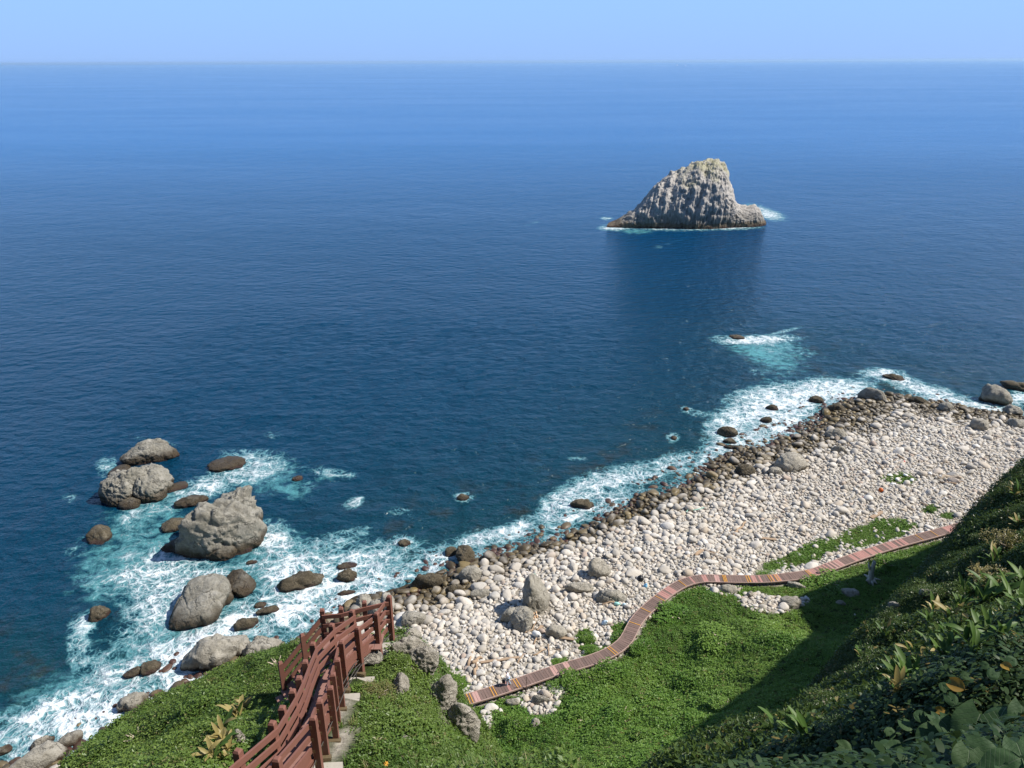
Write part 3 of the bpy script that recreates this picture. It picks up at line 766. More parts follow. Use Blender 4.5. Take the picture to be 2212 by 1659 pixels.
# --- the sea stack
def make_stack():
    # outline (print x, print y of the top, print y of the waterline in front)
    prof = [(1311, 490, 491), (1322, 480, 491.5), (1340, 467, 492), (1358, 453, 492.5), (1375, 438, 493), (1387, 421, 493), (1400, 402, 493.5), (1418, 384, 494), (1430, 378, 494), (1447, 368, 494), (1462, 360, 494), (1480, 354, 494.5), (1497, 346, 495), (1515, 342, 495),
            (1533, 341, 495), (1546, 342, 494.5), (1558, 352, 494), (1568, 373, 493.5), (1575, 393, 493), (1583, 414, 492.5), (1590, 432, 492), (1603, 445, 491.5), (1618, 446, 491), (1632, 442, 490.5), (1643, 450, 489), (1651, 466, 487), (1655, 483, 485)]
    nu, nv = 420, 150
    px = np.interp(np.linspace(0, 1, nu), np.linspace(0, 1, len(prof)), [q[0] for q in prof])
    top = np.interp(px, [q[0] for q in prof], [q[1] for q in prof]); bot = np.interp(px, [q[0] for q in prof], [q[2] for q in prof])
    V = np.zeros((nu, nv, 3)); tt = np.linspace(0, 1, nv)
    c0 = on_z(1483, 494, 0); rt, aw = view_basis(c0)
    hs = []; U = []
    for i in range(nu):
        fr = on_z(px[i], bot[i], 0)
        e = math.sin(math.pi * i / (nu - 1)) ** 0.6
        half = 3.0 + 17.0 * e                             # half the thickness of the stack here
        lean = half * 1.05
        # crest straight behind the front by lean: height from the ray through the top
        v = ray(px[i], top[i]); g = fr + aw * lean
        s = ((g - CAM) @ aw) / (v @ aw)
        hs.append(max(CAM[2] + v[2] * s, 0.8)); U.append((fr, half, lean))
    hs = np.array(hs)
    for i in range(nu):
        fr, half, lean = U[i]; h = hs[i]
        a = tt * math.pi
        # front face steep with a rounded top, the back alike
        off = np.where(tt < 0.5, lean * (1 - np.abs(np.cos(a)) ** 0.85), lean + (2 * half - lean) * np.abs(np.cos(a)) ** 0.85)
        z = h * np.sin(a) ** 0.72
        P = fr + off[:, None] * aw
        P[:, 2] = z - 1.5 * np.exp(-(tt / 0.02) ** 2) - 1.5 * np.exp(-((1 - tt) / 0.02) ** 2)
        V[i] = P
    P = V.reshape(-1, 3)
    du = (P - c0) @ rt; dz = P[:, 2]; dd = (P - c0) @ aw
    sl = du - 0.12 * dz                                   # ribs lean a little
    rib = np.abs(fbm(sl * 0.20, dz * 0.018, dd * 0.03, seed=71, octv=4, gain=0.6)) * 2
    rib2 = fbm(sl * 0.55 + 3, dz * 0.06, dd * 0.1, seed=75, octv=3)
    blk = fbm(du * 0.5, dz * 0.45, dd * 0.4, seed=77, octv=5, gain=0.66)
    low = sstep(12, 0, dz)
    blk2 = np.floor(3 * (fbm(du * 0.35, dz * 0.5, dd * 0.3, seed=79, octv=2) + 1)) / 3 - 1
    edge = np.sin(np.repeat(np.linspace(0, 1, nu), nv) * math.pi) ** 0.5
    dsp = (-(1 - rib) * 1.1 + 1.0 * rib2 + 1.3 * blk + 0.9 * low * blk + 0.8 * blk2) * edge * sstep(-1, 3, dz)
    rad = np.stack([0.35 * (du / 30)[:, None] * rt[None] - aw[None] * np.cos(np.tile(tt, nu) * math.pi)[:, None]], 0)[0]
    tmp = rad + np.array([0, 0, 0.25]); tmp /= np.linalg.norm(tmp, axis=1)[:, None]
    P = P + tmp * dsp[:, None]
    c = np.array([c0[0], c0[1], 0]) + aw * 15
    t = NT("stack_rock")
    p = t.obj()
    st = t.vscale(p, (0.55, 0.55, 0.10))
    n1 = t.noise(st, 1.0, 6, 0.68); n2 = t.noise(p, 0.9, 5, 0.65); n0 = t.noise(p, 0.12, 3, 0.5)
    col_ = t.ramp(t.math('ADD', t.math('MULTIPLY', n1, 0.6), t.math('MULTIPLY', n2, 0.4)), [(0.30, (0.12, 0.112, 0.10)), (0.42, (0.30, 0.28, 0.255)), (0.54, (0.42, 0.39, 0.355)), (0.70, (0.54, 0.505, 0.46))])
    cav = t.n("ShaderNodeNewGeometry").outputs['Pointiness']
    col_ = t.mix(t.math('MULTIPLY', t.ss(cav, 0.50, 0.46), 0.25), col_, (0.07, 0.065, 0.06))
    z = t.sep(p)[2]; x = t.sep(p)[0]
    lich = t.math('MULTIPLY', t.ss(t.math('ADD', z, t.math('MULTIPLY', t.math('SUBTRACT', n0, 0.5), 26)), 17, 25), t.ss(n2, 0.38, 0.52))
    lich = t.math('MULTIPLY', lich, t.ss(x, -18, -4))
    col_ = t.mix(t.math('MULTIPLY', lich, 0.7), col_, (0.30, 0.285, 0.15))
    guano = t.math('MULTIPLY', t.ss(n2, 0.60, 0.7), t.ss(t.noise(p, 0.25, 3, 0.6), 0.5, 0.62))
    col_ = t.mix(t.math('MULTIPLY', guano, 0.6), col_, (0.56, 0.54, 0.50))
    zz = t.math('SUBTRACT', z, t.math('MULTIPLY', t.math('SUBTRACT', n2, 0.5), 4))
    col_ = t.mix(t.math('MULTIPLY', t.ss(zz, 6.5, 3.5), 0.5), col_, (0.085, 0.08, 0.066))
    col_ = t.mix(t.math('MULTIPLY', t.ss(zz, 2.6, 1.6), 0.8), col_, (0.10, 0.072, 0.04))
    col_ = t.mix(t.ss(zz, 0.9, 0.4), col_, (0.05, 0.03, 0.022))
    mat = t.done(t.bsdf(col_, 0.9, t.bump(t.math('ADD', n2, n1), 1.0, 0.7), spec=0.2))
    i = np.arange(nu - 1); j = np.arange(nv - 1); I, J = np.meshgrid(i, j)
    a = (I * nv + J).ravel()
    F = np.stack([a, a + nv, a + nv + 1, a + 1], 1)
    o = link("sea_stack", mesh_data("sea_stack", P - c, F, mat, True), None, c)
    tag(o, "tall ribbed grey rock island out at sea with a yellow green top", "sea stack")
make_stack()

# --- rocks in the surf on the left
def zr(x0, y0, x1, y1): return (109.7 + x0 * .3224, 877.8 + y0 * .3224, 109.7 + x1 * .3224, 877.8 + y1 * .3224)   # boxes read off an enlargement
rock_obj("sea_rock", [lobe(zr(490, 240, 850, 385), 0.30, 101, sub=6, crag=.14, rough=.11), lobe(zr(560, 215, 800, 330), 0.42, 102, sub=5, base=on_z(328, 985, 0)), lobe(zr(400, 385, 560, 480), .22, 103, sub=4, rough=.16)],
         M['sea_rock'], "brown craggy surf rock farthest out, beyond the pale double rock", "sea rock", "big rocks in the surf")
rock_obj("sea_rock", [lobe(zr(362, 430, 590, 680), 0.75, 104, sub=6, rough=.13, crag=.14, lean=.15), lobe(zr(560, 350, 830, 650), 0.62, 105, sub=6, rough=.14, crag=.16, sharp=20, n=10), lobe(zr(470, 590, 620, 695), .35, 106, sub=4), lobe(zr(760, 500, 922, 570), .15, 107, sub=4), lobe(zr(440, 400, 760, 600), 0.62, 108, sub=6, rough=.16, crag=.2, sharp=20, base=on_z(300, 1078, 0)), lobe(zr(640, 330, 800, 470), 0.95, 109, sub=5, base=on_z(342, 1058, 0))],
         M['sea_rock'], "pale double surf rock with a dark cleft between two humps", "sea rock", "big rocks in the surf")
rock_obj("sea_rock", [lobe(zr(880, 620, 1455, 1020), 0.60, 110, sub=6, rough=.12, crag=.14, sharp=13, n=19), lobe(zr(1090, 535, 1420, 840), 0.78, 111, sub=6, rough=.14, crag=.26, base=on_z(515, 1160, 0)), lobe(zr(870, 680, 1160, 900), 0.62, 112, sub=5, rough=.1, crag=.1, base=on_z(446, 1172, 0)),
                      lobe(zr(1060, 880, 1260, 1040), .45, 113, sub=5, rough=.15), lobe(zr(760, 860, 1060, 985), .16, 114, sub=5, rough=.2)],
         M['sea_rock'], "largest surf rock, pale with a jagged crest and brown foot", "sea rock", "big rocks in the surf")
rock_obj("sea_rock", [lobe(zr(795, 1140, 1265, 1478), 0.42, 116, sub=6, rough=.05, sharp=8, yaw=.65, dr=1.0), lobe(zr(960, 1085, 1245, 1350), 0.62, 117, sub=5, rough=.06, sharp=8, yaw=.5, base=on_z(463, 1322, 0)), lobe(zr(1190, 1055, 1385, 1290), .36, 118, sub=5, rough=.18, crag=.1)],
         M['sea_rock'], "smooth grey rock sloping like a resting seal with a dark weedy lump behind it", "sea rock", "big rocks in the surf")
SMALL = [(zr(1065, 325, 1312, 432), .14, "long low brown rock awash beyond the largest surf rock", 'r'), (zr(835, 593, 1056, 676), .2, "low brown rock between the double rock and the largest rock", 'r'),
         (zr(752, 735, 915, 842), .3, "low brown rock touching the left foot of the largest surf rock", 'd'), (zr(268, 770, 418, 930), .45, "brown oblong rock alone in the turquoise wash left of the largest rock", 'd'),
         (zr(262, 1328, 397, 1440), .55, "round brown rock alone at the far left of the surf", 'd'), (zr(1618, 462, 1692, 502), .25, "tiny brown rock tip in the foam right of the low rocks", 'd'),
         (zr(1518, 1108, 1838, 1230), .22, "long dark rock with a notch in its back in white foam", 'd'), (zr(1920, 1090, 2050, 1178), .5, "dark angular rock in white foam right of the notched rock", 'd'),
         (zr(1922, 1232, 2045, 1266), .14, "thin dark rock barely out of the foam above the stair railing", 'd'), (zr(1380, 1335, 1536, 1400), .25, "dark flat rock in the foam right of the seal shaped rock", 'd'),
         (zr(1240, 1400, 1402, 1500), .4, "dark round backed rock in foam below the flat dark one", 'd'), (zr(1365, 1308, 1450, 1352), .25, "little purple black rock behind the flat dark one", 'd'),
         (zr(1310, 1026, 1385, 1060), .25, "small dark rock beside the weedy lump of the seal shaped rock", 'd'), (zr(1918, 1040, 2050, 1090), .12, "thin reddish rock ridge behind the dark angular rock", 'd'),
         ((270, 1440, 316, 1462), .2, "flat dark rock under foam above the leafy bluff, left one of two", 'd'), ((306, 1424, 350, 1456), .35, "dark knobbly rock in foam above the leafy bluff, right one of two", 'd'),
         ((262, 1492, 324, 1540), .5, "grey boulder at the edge of the leafy bluff in white surf", 's'), ((368, 1600, 400, 1620), .3, "brown stone half hidden behind the edge of the leafy bluff", 'd'),
         ((1232, 1077, 1284, 1100), .28, "wide dark rock in the surf off the middle of the beach", 'd'), ((986, 1064, 1014, 1082), .35, "brown rock alone in the water off the beach with a splash", 'd'),
         ((860, 1163, 888, 1182), .35, "reddish rock in the water straight off the stair head", 'd'), ((1905, 807, 1951, 821), .22, "flat dark rock off the far point, farthest out in the foam", 'd'),
         ((2162, 823, 2230, 844), .2, "long brown rock at the right edge of the sea", 'd'), ((2117, 834, 2178, 874), .6, "big round dark boulder in the surf near the right edge", 's'),
         ((2165, 876, 2203, 902), .55, "grey boulder at the waterline by the right edge, below the round dark one", 's'), ((1575, 722, 1608, 733), .15, "dark reef tip in the breaking wave offshore", 'd'),
         ((1475, 878, 1488, 888), .4, "small rock in a splash off the bend of the beach, farther one", 'd'), ((1449, 940, 1462, 951), .4, "small rock in a splash off the bend of the beach, nearer one", 'd')]
for i, (bx, hr, lab, k) in enumerate(SMALL):
    rock_obj("surf_rock", [lobe(bx, hr, 130 + i, sub=4, rough=.17, sharp=18, n=9, block=.2, crag=.12)], M['dark_rock' if k == 'd' else 'shore_rock' if k == 's' else 'sea_rock'], lab, "rock", "rocks awash in the surf")
SHORE_ROCKS = [((398, 1368, 532, 1452), .5, "smooth grey sloping outcrop behind the leafy bluff"), ((528, 1383, 612, 1425), .4, "grey outcrop just behind the leafy bluff beside the stair rails"), ((500, 1370, 545, 1420), .45, "brown wet rock between the two grey outcrops"),
               ((545, 1372, 588, 1396), .5, "tan rounded boulder on the outcrop at the water's edge"), ((20, 1612, 150, 1672), .35, "pale grey slab at the bottom left shore"), ((70, 1590, 120, 1615), .4, "dark shore boulder above the pale slab"),
               ((0, 1608, 28, 1630), .4, "dark boulder at the left edge of the surf"), ((130, 1582, 182, 1612), .3, "wet brown boulder beside the leafy bluff at the lower left")]
for i, (bx, hr, lab) in enumerate(SHORE_ROCKS):
    rock_obj("shore_rock", [lobe(bx, hr, 180 + i, zb=0.1, sub=5, rough=.10, sharp=11)], M['shore_rock'], lab, "rock", "rocks along the near shore")

# --- big rocks lying on the beach
def beach_base(bx):
    return ground_px((bx[0] + bx[2]) / 2, bx[3])
def qr(x0, y0, x1, y1): return (823 + x0 * .2976, 932.6 + y0 * .2976, 823 + x1 * .2976, 932.6 + y1 * .2976)
def rr(x0, y0, x1, y1): return (1426 + x0 * .3552, 658 + y0 * .3552, 1426 + x1 * .3552, 658 + y1 * .3552)
HERO = []
def hero(boxes, mat, label, name="beach_rock"):
    L = []
    for j, (bx, hr, sd, kw) in enumerate(boxes):
        L.append(lobe(bx, hr, sd, base=beach_base(bx), **({'sub': 5, 'rough': .09} | kw)))
        HERO.append(((bx[0] + bx[2]) / 2, (bx[1] + bx[3]) / 2, (bx[2] - bx[0]) / 2, (bx[3] - bx[1]) / 2, bx))
    rock_obj(name, L, mat, label, "boulder", "big rocks on the beach")
hero([(qr(1045, 1040, 1235, 1340), 1.35, 201, dict(lean=-.12, sharp=12, rough=.1, crag=.12)), (qr(940, 1240, 1110, 1465), .7, 202, dict(lean=.1)), (qr(870, 1270, 1060, 1400), .55, 203, dict())], M['shore_rock'], "tall pyramid shaped grey rock with a shaded left face in the middle of the beach")
hero([(qr(1190, 1395, 1350, 1515), .55, 204, {})], M['cliff_rock'], "round topped tan rock on the beach below the pyramid rock")
hero([(qr(1500, 920, 1660, 1070), .7, 205, dict(crag=.08))], M['cliff_rock'], "dark tan boulder with deep shadow on its left, right of the pyramid rock")
hero([(qr(1330, 1080, 1540, 1180), .3, 206, {}), ], M['cliff_rock'], "low wide tan rock right of the pyramid rock")
hero([(qr(1560, 1130, 1780, 1250), .38, 207, {})], M['shore_rock'], "wide pale rock close to the boardwalk bend")
hero([(rr(690, 885, 890, 1025), .42, 208, dict(sharp=18, rough=.04, n=10))], M['cliff_rock'], "big flat sided grey slab at the edge of the wet stones")
hero([(rr(1200, 512, 1365, 590), .5, 209, {})], M['shore_rock'], "big dark grey boulder at the tip of the beach with surf behind")
hero([(rr(1000, 602, 1132, 655), .35, 210, {})], M['dark_rock'], "black humped boulder left of the beach tip")
hero([(rr(1880, 692, 1985, 768), .6, 211, dict(sharp=18, rough=.05))], M['cliff_rock'], "pale square cut block near the right end of the beach")
hero([(rr(1000, 752, 1132, 816), .4, 212, {})], M['cliff_rock'], "pale wide boulder between the slab and the beach tip")
hero([(rr(455, 965, 572, 1045), .5, 213, {})], M['dark_rock'], "brown flat topped boulder left of the big slab")
hero([(rr(655, 990, 748, 1040), .4, 214, dict(sharp=16, rough=.05))], M['cliff_rock'], "smaller flat grey block just below the big slab")
hero([(rr(1690, 585, 1775, 655), .6, 215, dict(sharp=14))], M['shore_rock'], "pointed grey boulder right of the beach tip")
hero([(rr(1505, 560, 1632, 606), .3, 216, {})], M['dark_rock'], "long dark boulder lying right of the beach tip")
hero([(rr(905, 555, 992, 598), .4, 217, {})], M['dark_rock'], "dark boulder standing in foam left of the beach tip")
hero([(rr(640, 605, 716, 642), .4, 218, {})], M['dark_rock'], "small dark boulder in the middle of the foam off the beach bend")
hero([(rr(605, 680, 677, 718), .45, 219, {})], M['dark_rock'], "dark boulder in the foam nearer than the lone one off the beach bend")
hero([(rr(345, 738, 470, 808), .4, 220, {}), (rr(380, 812, 462, 848), .35, 221, {})], M['dark_rock'], "pair of dark brown boulders joined at the seaward end of the foam")
hero([(rr(385, 850, 470, 882), .3, 222, {})], M['dark_rock'], "flat dark boulder in shallow foam below the joined pair")
hero([(qr(218, 1025, 460, 1150), .45, 223, dict(rough=.07))], M['dark_rock'], "large smooth dark boulder at the water beyond the stair head")
hero([(qr(550, 800, 682, 975), .75, 224, dict(crag=.1)), (qr(465, 832, 560, 912), .5, 225, {})], M['dark_rock'], "tall dark brown rock at the waterline left of the middle of the beach")
hero([(qr(565, 970, 735, 1092), .5, 226, {})], M['shore_rock'], "brown grey boulder below the tall dark waterline rock")
hero([(qr(465, 1105, 602, 1182), .45, 227, {})], M['dark_rock'], "dark rounded boulder right of the large smooth one")
hero([(qr(650, 1140, 800, 1212), .35, 228, {})], M['shore_rock'], "broad tan boulder among pale stones below the waterline rocks")
hero([(qr(150, 1290, 335, 1422), .5, 229, {})], M['shore_rock'], "brown shadowed rock beside the pale stones right of the stair head")
hero([(qr(0, 1150, 110, 1350), 1.0, 230, dict(crag=.1)), (qr(-170, 1170, -60, 1320), .9, 231, dict(crag=.1)), (qr(-90, 1200, 30, 1370), .7, 232, {})], M['shore_rock'], "tall mottled rock group right behind the stair railing")
hero([(qr(150, 1420, 295, 1510), .45, 233, {})], M['cliff_rock'], "tan rock beside the last railing post")
hero([((2175, 900, 2212, 925), .4, 234, {})], M['shore_rock'], "grey boulder cut by the right edge of the picture")
hero([((1860, 1195, 1868, 1200), .4, 236, {})], M['cliff_rock'], "small pale stone beside the boardwalk above the dead tree")
hero([(rr(1040, 860, 1130, 905), .5, 235, {})], M['cliff_rock'], "pale grey boulder a little right of the big slab")
# ------------------------------------------------------------------ the stones of the beach
STONES = []
for i in range(14):
    v, f = rock_unit(300 + i, 2, 12 if i % 3 else 8, [12, 20, 30][i % 3], 0.06)
    STONES.append(mesh_data("beach_stone", v, f, M['stone'], True))
STONES_FINE = []
for i in range(14):
    v, f = rock_unit(300 + i, 3, 12 if i % 3 else 8, [12, 20, 30][i % 3], 0.09, 3.0)
    STONES_FINE.append(mesh_data("boulder", v, f, M['stone'], True))

def hidden_collection(name, objs):
    c = bpy.data.collections.new(name)
    for o in objs: c.objects.link(o)
    return c
def scatter(name, P, R, SC, IDX, meshes, label, cat=None, kind='stuff'):
    """one object: copies of small meshes standing on points"""
    n = len(P)
    me = bpy.data.meshes.new(name)
    me.vertices.add(n); me.vertices.foreach_set("co", np.asarray(P, np.float32).ravel())
    a = me.attributes.new("rot", 'FLOAT_VECTOR', 'POINT'); a.data.foreach_set("vector", np.asarray(R, np.float32).ravel())
    a = me.attributes.new("scl", 'FLOAT_VECTOR', 'POINT'); a.data.foreach_set("vector", np.asarray(SC, np.float32).ravel())
    a = me.attributes.new("pick", 'INT', 'POINT'); a.data.foreach_set("value", np.asarray(IDX, np.int32))
    o = link(name, me)
    objs = []
    for i, m in enumerate(meshes):
        q = bpy.data.objects.new("%s_piece_%02d" % (name, i), m); objs.append(q)
    c = hidden_collection(name + "_pieces", objs)
    ng = bpy.data.node_groups.new(name, 'GeometryNodeTree')
    ng.interface.new_socket("Geometry", in_out='INPUT', socket_type='NodeSocketGeometry')
    ng.interface.new_socket("Geometry", in_out='OUTPUT', socket_type='NodeSocketGeometry')
    N = ng.nodes; L = ng.links
    gi = N.new("NodeGroupInput"); go = N.new("NodeGroupOutput")
    ci = N.new("GeometryNodeCollectionInfo"); ci.inputs[0].default_value = c; ci.inputs[1].default_value = True; ci.inputs[2].default_value = True
    ip = N.new("GeometryNodeInstanceOnPoints"); ip.inputs['Pick Instance'].default_value = True
    def na(nm, ty):
        q = N.new("GeometryNodeInputNamedAttribute"); q.data_type = ty; q.inputs[0].default_value = nm
        return [s for s in q.outputs if s.enabled][0]
    er = N.new("FunctionNodeEulerToRotation")
    L.new(na("rot", 'FLOAT_VECTOR'), er.inputs[0])
    L.new(gi.outputs[0], ip.inputs['Points']); L.new(ci.outputs[0], ip.inputs['Instance'])
    L.new(na("pick", 'INT'), ip.inputs['Instance Index'])
    L.new(er.outputs[0], ip.inputs['Rotation']); L.new(na("scl", 'FLOAT_VECTOR'), ip.inputs['Scale'])
    L.new(ip.outputs[0], go.inputs[0])
    md = o.modifiers.new("scatter", 'NODES'); md.node_group = ng
    return tag(o, label, cat, None, kind)

def hero_block(P3):
    """print points already taken by a big rock"""
    x, y, d = project(P3); b = np.zeros(len(P3), bool)
    for cx, cy, rx, ry, bx in HERO:
        b |= (np.abs(x - cx) < rx * 0.9) & (y > bx[1] + (bx[3] - bx[1]) * 0.45) & (y < bx[3] - 2)
    return b
_n = 300000
_ctr = np.array([(-60, 45), (110, 175)])
cand = RNG.uniform(_ctr[0], _ctr[1], (_n, 2))
cz, csd, cbd, cw = terrain_z(cand, True)
c3 = np.c_[cand, cz]
ok = (cw == 0) & (csd > -5.5) & in_frame(c3, 0.10)
inner = cbd <= 0.6
bare = blob_px(c3, BARE_BLOBS) + 0.2 * fbm(cand[:, 0] * .5, cand[:, 1] * .5, seed=31)
grs = blob_px(c3, GRASS_BLOBS) + 0.3 * fbm(cand[:, 0] * .6, cand[:, 1] * .6, seed=33)
u = RNG.random(_n)
ok &= np.where(inner, True, bare > 0.48)
ok &= np.where(inner & (grs > 0.5), u < 0.07, True)
ok &= np.where(csd < -1.0, u < 0.22 * np.exp((csd + 1) / 2.4) * (fbm(cand[:, 0] * .3, cand[:, 1] * .3, seed=37) > -.05), True)
_dw, _, _, _ = polydist(cand, WALK)
ok &= ~hero_block(c3)
cand, cz, csd, cbd, c3, _dw = cand[ok], cz[ok], csd[ok], cbd[ok], c3[ok], _dw[ok]
tland = np.clip(csd / np.maximum(csd - cbd, 1), 0, 1)
mean = 0.46 - 0.15 * tland + 0.12 * np.exp(-((tland - 0.12) / 0.12) ** 2)
mean = np.where(cand[:, 0] > 25, mean * (1 - 0.10 * sstep(25, 60, cand[:, 0])), mean)
size = mean * np.exp(RNG.normal(-0.05, 0.44, len(cand)))
size = np.where(RNG.random(len(cand)) < 0.004, RNG.uniform(.9, 1.5, len(cand)), size)
size = np.clip(size, 0.15, 1.7)
size = np.where(_dw < 1.2, np.minimum(size, 0.35), size)
order = np.argsort(-size)
cellsz = 0.8; gridd = {}; keep = []
for i in order:
    x, y = cand[i]; s = size[i] * 0.5
    gx_, gy_ = int(x // cellsz), int(y // cellsz); good = True
    rr_ = 2 if s > 0.45 else 1
    for a in range(gx_ - rr_, gx_ + rr_ + 1):
        for b in range(gy_ - rr_, gy_ + rr_ + 1):
            for (qx, qy, qs) in gridd.get((a, b), ()):
                if (qx - x) ** 2 + (qy - y) ** 2 < ((qs + s) * 0.70) ** 2: good = False; break
            if not good: break
        if not good: break
    if good:
        gridd.setdefault((gx_, gy_), []).append((x, y, s)); keep.append(i)
keep = np.array(keep)
sp, ss_, ssd, sbd = c3[keep], size[keep], csd[keep], cbd[keep]
ns = len(keep)
sscl = np.stack([ss_ * RNG.uniform(0.9, 1.45, ns), ss_ * RNG.uniform(0.75, 1.05, ns), ss_ * RNG.uniform(0.5, 0.8, ns)], 1)
srot = np.stack([RNG.normal(0, 0.2, ns), RNG.normal(0, 0.2, ns), RNG.uniform(0, 6.283, ns)], 1)
spos = sp.copy(); spos[:, 2] += sscl[:, 2] * RNG.uniform(0.12, 0.34, ns)
spos[:, 2] = np.where(ssd < 0, np.maximum(spos[:, 2], -0.12 + 0.0 * ss_), spos[:, 2])
sidx = RNG.integers(0, 14, ns)
px_, py_, pd_ = project(spos)
show = sscl[:, 0] / pd_ * in_frame(spos, -0.005)
rk = np.argsort(-show)
BIG, REST = rk[:300], rk[300:]
# small pebbles between the stones
_m = 70000
pc = RNG.uniform(_ctr[0], _ctr[1], (_m, 2)); pz, psd, pbd, pw = terrain_z(pc, True); p3 = np.c_[pc, pz]
okp = (pw == 0) & (psd > 0.5) & (pbd < 0.5) & in_frame(p3, 0.06) & (blob_px(p3, GRASS_BLOBS) < 0.5)
p3 = p3[okp]; npb = len(p3); psz = RNG.uniform(.12, .30, npb)
pscl = np.stack([psz * 1.2, psz, psz * .75], 1); prot = np.stack([0 * psz, 0 * psz, RNG.uniform(0, 6.28, npb)], 1); p3[:, 2] += .05
scatter("shingle", p3, prot, pscl, RNG.integers(0, 14, npb), STONES, "small shingle filling the gaps between the beach stones")
scatter("beach_stones", spos[REST], srot[REST], sscl[REST], sidx[REST], STONES, "thousands of rounded grey and tan stones covering the beach")
LAND = [((1165, 1300), "the pyramid rock"), ((1706, 1000), "the big flat slab"), ((1880, 855), "the beach tip"), ((925, 1255), "the smooth dark boulder"), ((1010, 1200), "the tall waterline rock"), ((2113, 915), "the square cut block"),
        ((1480, 1256), "the boardwalk bend"), ((1098, 1480), "the walking person"), ((1780, 1200), "the green patch"), ((860, 1400), "the stair head"), ((1960, 1040), "the weedy driftwood patch"), ((1570, 965), "the joined dark pair"), ((1300, 1120), "the wide surf rock"), ((1268, 1385), "the two beach bushes"), ((1645, 1300), "the bare stony patch"), ((1166, 1520), "the stone heap"), ((85, 1650), "the bottom left slab"), ((465, 1420), "the smooth sloping outcrop"), ((293, 1520), "the bluff edge boulder"), ((568, 1405), "the grey outcrop"), ((1268, 1450), "the low flat bush"), ((1580, 1150), "the forked log"), ((1420, 1150), "the middle waterline"), ((1820, 960), "the pale wide boulder"), ((2020, 960), "the far beach end"), ((1350, 1220), "the wide tan rock"), ((960, 1340), "the broad tan boulder"), ((1050, 1400), "the white jug"), ((1640, 1080), "the pale green rope"), ((700, 1340), "the stair rails")]
SHAPE = ["rounded", "smooth oval", "blocky"]
for i in BIG:
    x, y, w = px_[i], py_[i], sscl[i]
    dd = [math.hypot((x - l[0][0]), (y - l[0][1]) * 1.6) for l in LAND]
    k = int(np.argmin(dd)); (lx, ly), ln = LAND[k]
    ax, ay = x - lx, (y - ly) * 1.6
    side = ("right of" if ax > 0 else "left of") if abs(ax) > abs(ay) else ("nearer than" if ay > 0 else "beyond")
    wide = w[0] / w[1]
    form = "long" if wide > 1.5 else SHAPE[int(sidx[i]) % 3] if False else ("angular" if sidx[i] % 3 == 2 else "rounded" if wide < 1.2 else "oval")
    big = "large" if w[0] > 1.25 else "medium" if w[0] > 0.95 else "smaller"
    tone = "wet brown" if spos[i][2] < 0.75 else "damp tan" if spos[i][2] < 1.3 else "dry pale"
    far = "close to" if dd[k] < 55 else "a few steps" if dd[k] < 110 else "well"
    lab = ("%s %s %s boulder %s %s" % (big, tone, form, {"close to": "just", "a few steps": "a little", "well": "well"}[far] + " " + side, ln))
    o = link("boulder", STONES_FINE[sidx[i]], None, spos[i], tuple(srot[i]), tuple(sscl[i]))
    tag(o, lab, "boulder", lab + " group")
# boulders that the words above do not tell apart are counted from the left of the picture
same = {}
for o in COL.objects:
    if o.name.startswith("boulder"):
        o['group'] = "loose beach boulders"; same.setdefault(o['label'], []).append(o)
ORD = ["leftmost of several", "second from left", "third from left", "fourth from left", "fifth from left", "sixth from left", "seventh from left", "eighth from left", "ninth from left", "tenth from left"]
for lab, L in same.items():
    if len(L) > 1:
        xs_ = project(np.array([o.location[:] for o in L]))[0]
        for r_, i in enumerate(np.argsort(xs_)):
            L[i]['label'] = lab + ", " + (ORD[r_] if r_ < len(ORD) else "farther right")
print("stones", ns, time.time() - T0)
# ------------------------------------------------------------------ the brown timber stairs on the bluff
def W(px, py, y): return np.array(at_y(px, py, y * S))
RT = [W(*q) for q in [(596.9, 1636.5, 8.8), (675.3, 1547.6, 10.2), (689.6, 1512.5, 11.0), (712.6, 1483.2, 11.85), (718.1, 1454.4, 12.5), (728.0, 1423.1, 13.2), (736.8, 1384.7, 14.0), (771.9, 1354.0, 14.9), (812.5, 1323.3, 15.75), (839.7, 1286.5, 16.56)]]
LT = [W(*q) for q in [(512.4, 1619.0, 9.03), (587.0, 1558.6, 9.93), (608.2, 1526.0, 10.46), (630.6, 1490.0, 11.1), (644.6, 1461.5, 11.68), (658.0, 1426.7, 12.45), (674.8, 1388.0, 13.4), (715.7, 1347.4, 14.5), (759.7, 1317.6, 15.46)]]
RT.insert(0, RT[0] * 2 - RT[1] + np.array([0, .3, -.1])); LT.insert(0, LT[0] * 2 - LT[1] + np.array([0.0, 0, 0]))
PH = 1.25 * S                                   # post height above the ground shoe
stairs = empty("timber_stairs", (RT[5][0] - 0.5, RT[5][1], RT[5][2] - PH))
tag(stairs, "reddish brown timber stairway with board railings running down the leafy bluff", "stairway")
def rel(v): return np.asarray(v) - np.array(stairs.location)
def wave(p, s):                                 # direction of a line of posts at index i
    return s
def prism(name, top, h, mat, parent=stairs):
    """a board from the corners of its top face and its thickness"""
    mb = MB(); T = [rel(q) for q in top]; n = len(T)
    B = [q - np.array([0, 0, h]) for q in T]
    mb.add(T + B, [tuple(range(n)), tuple(range(2 * n - 1, n - 1, -1))] + [(i, i + n, (i + 1) % n + n, (i + 1) % n) for i in range(n)])
    return mb.build(name, mat, parent)
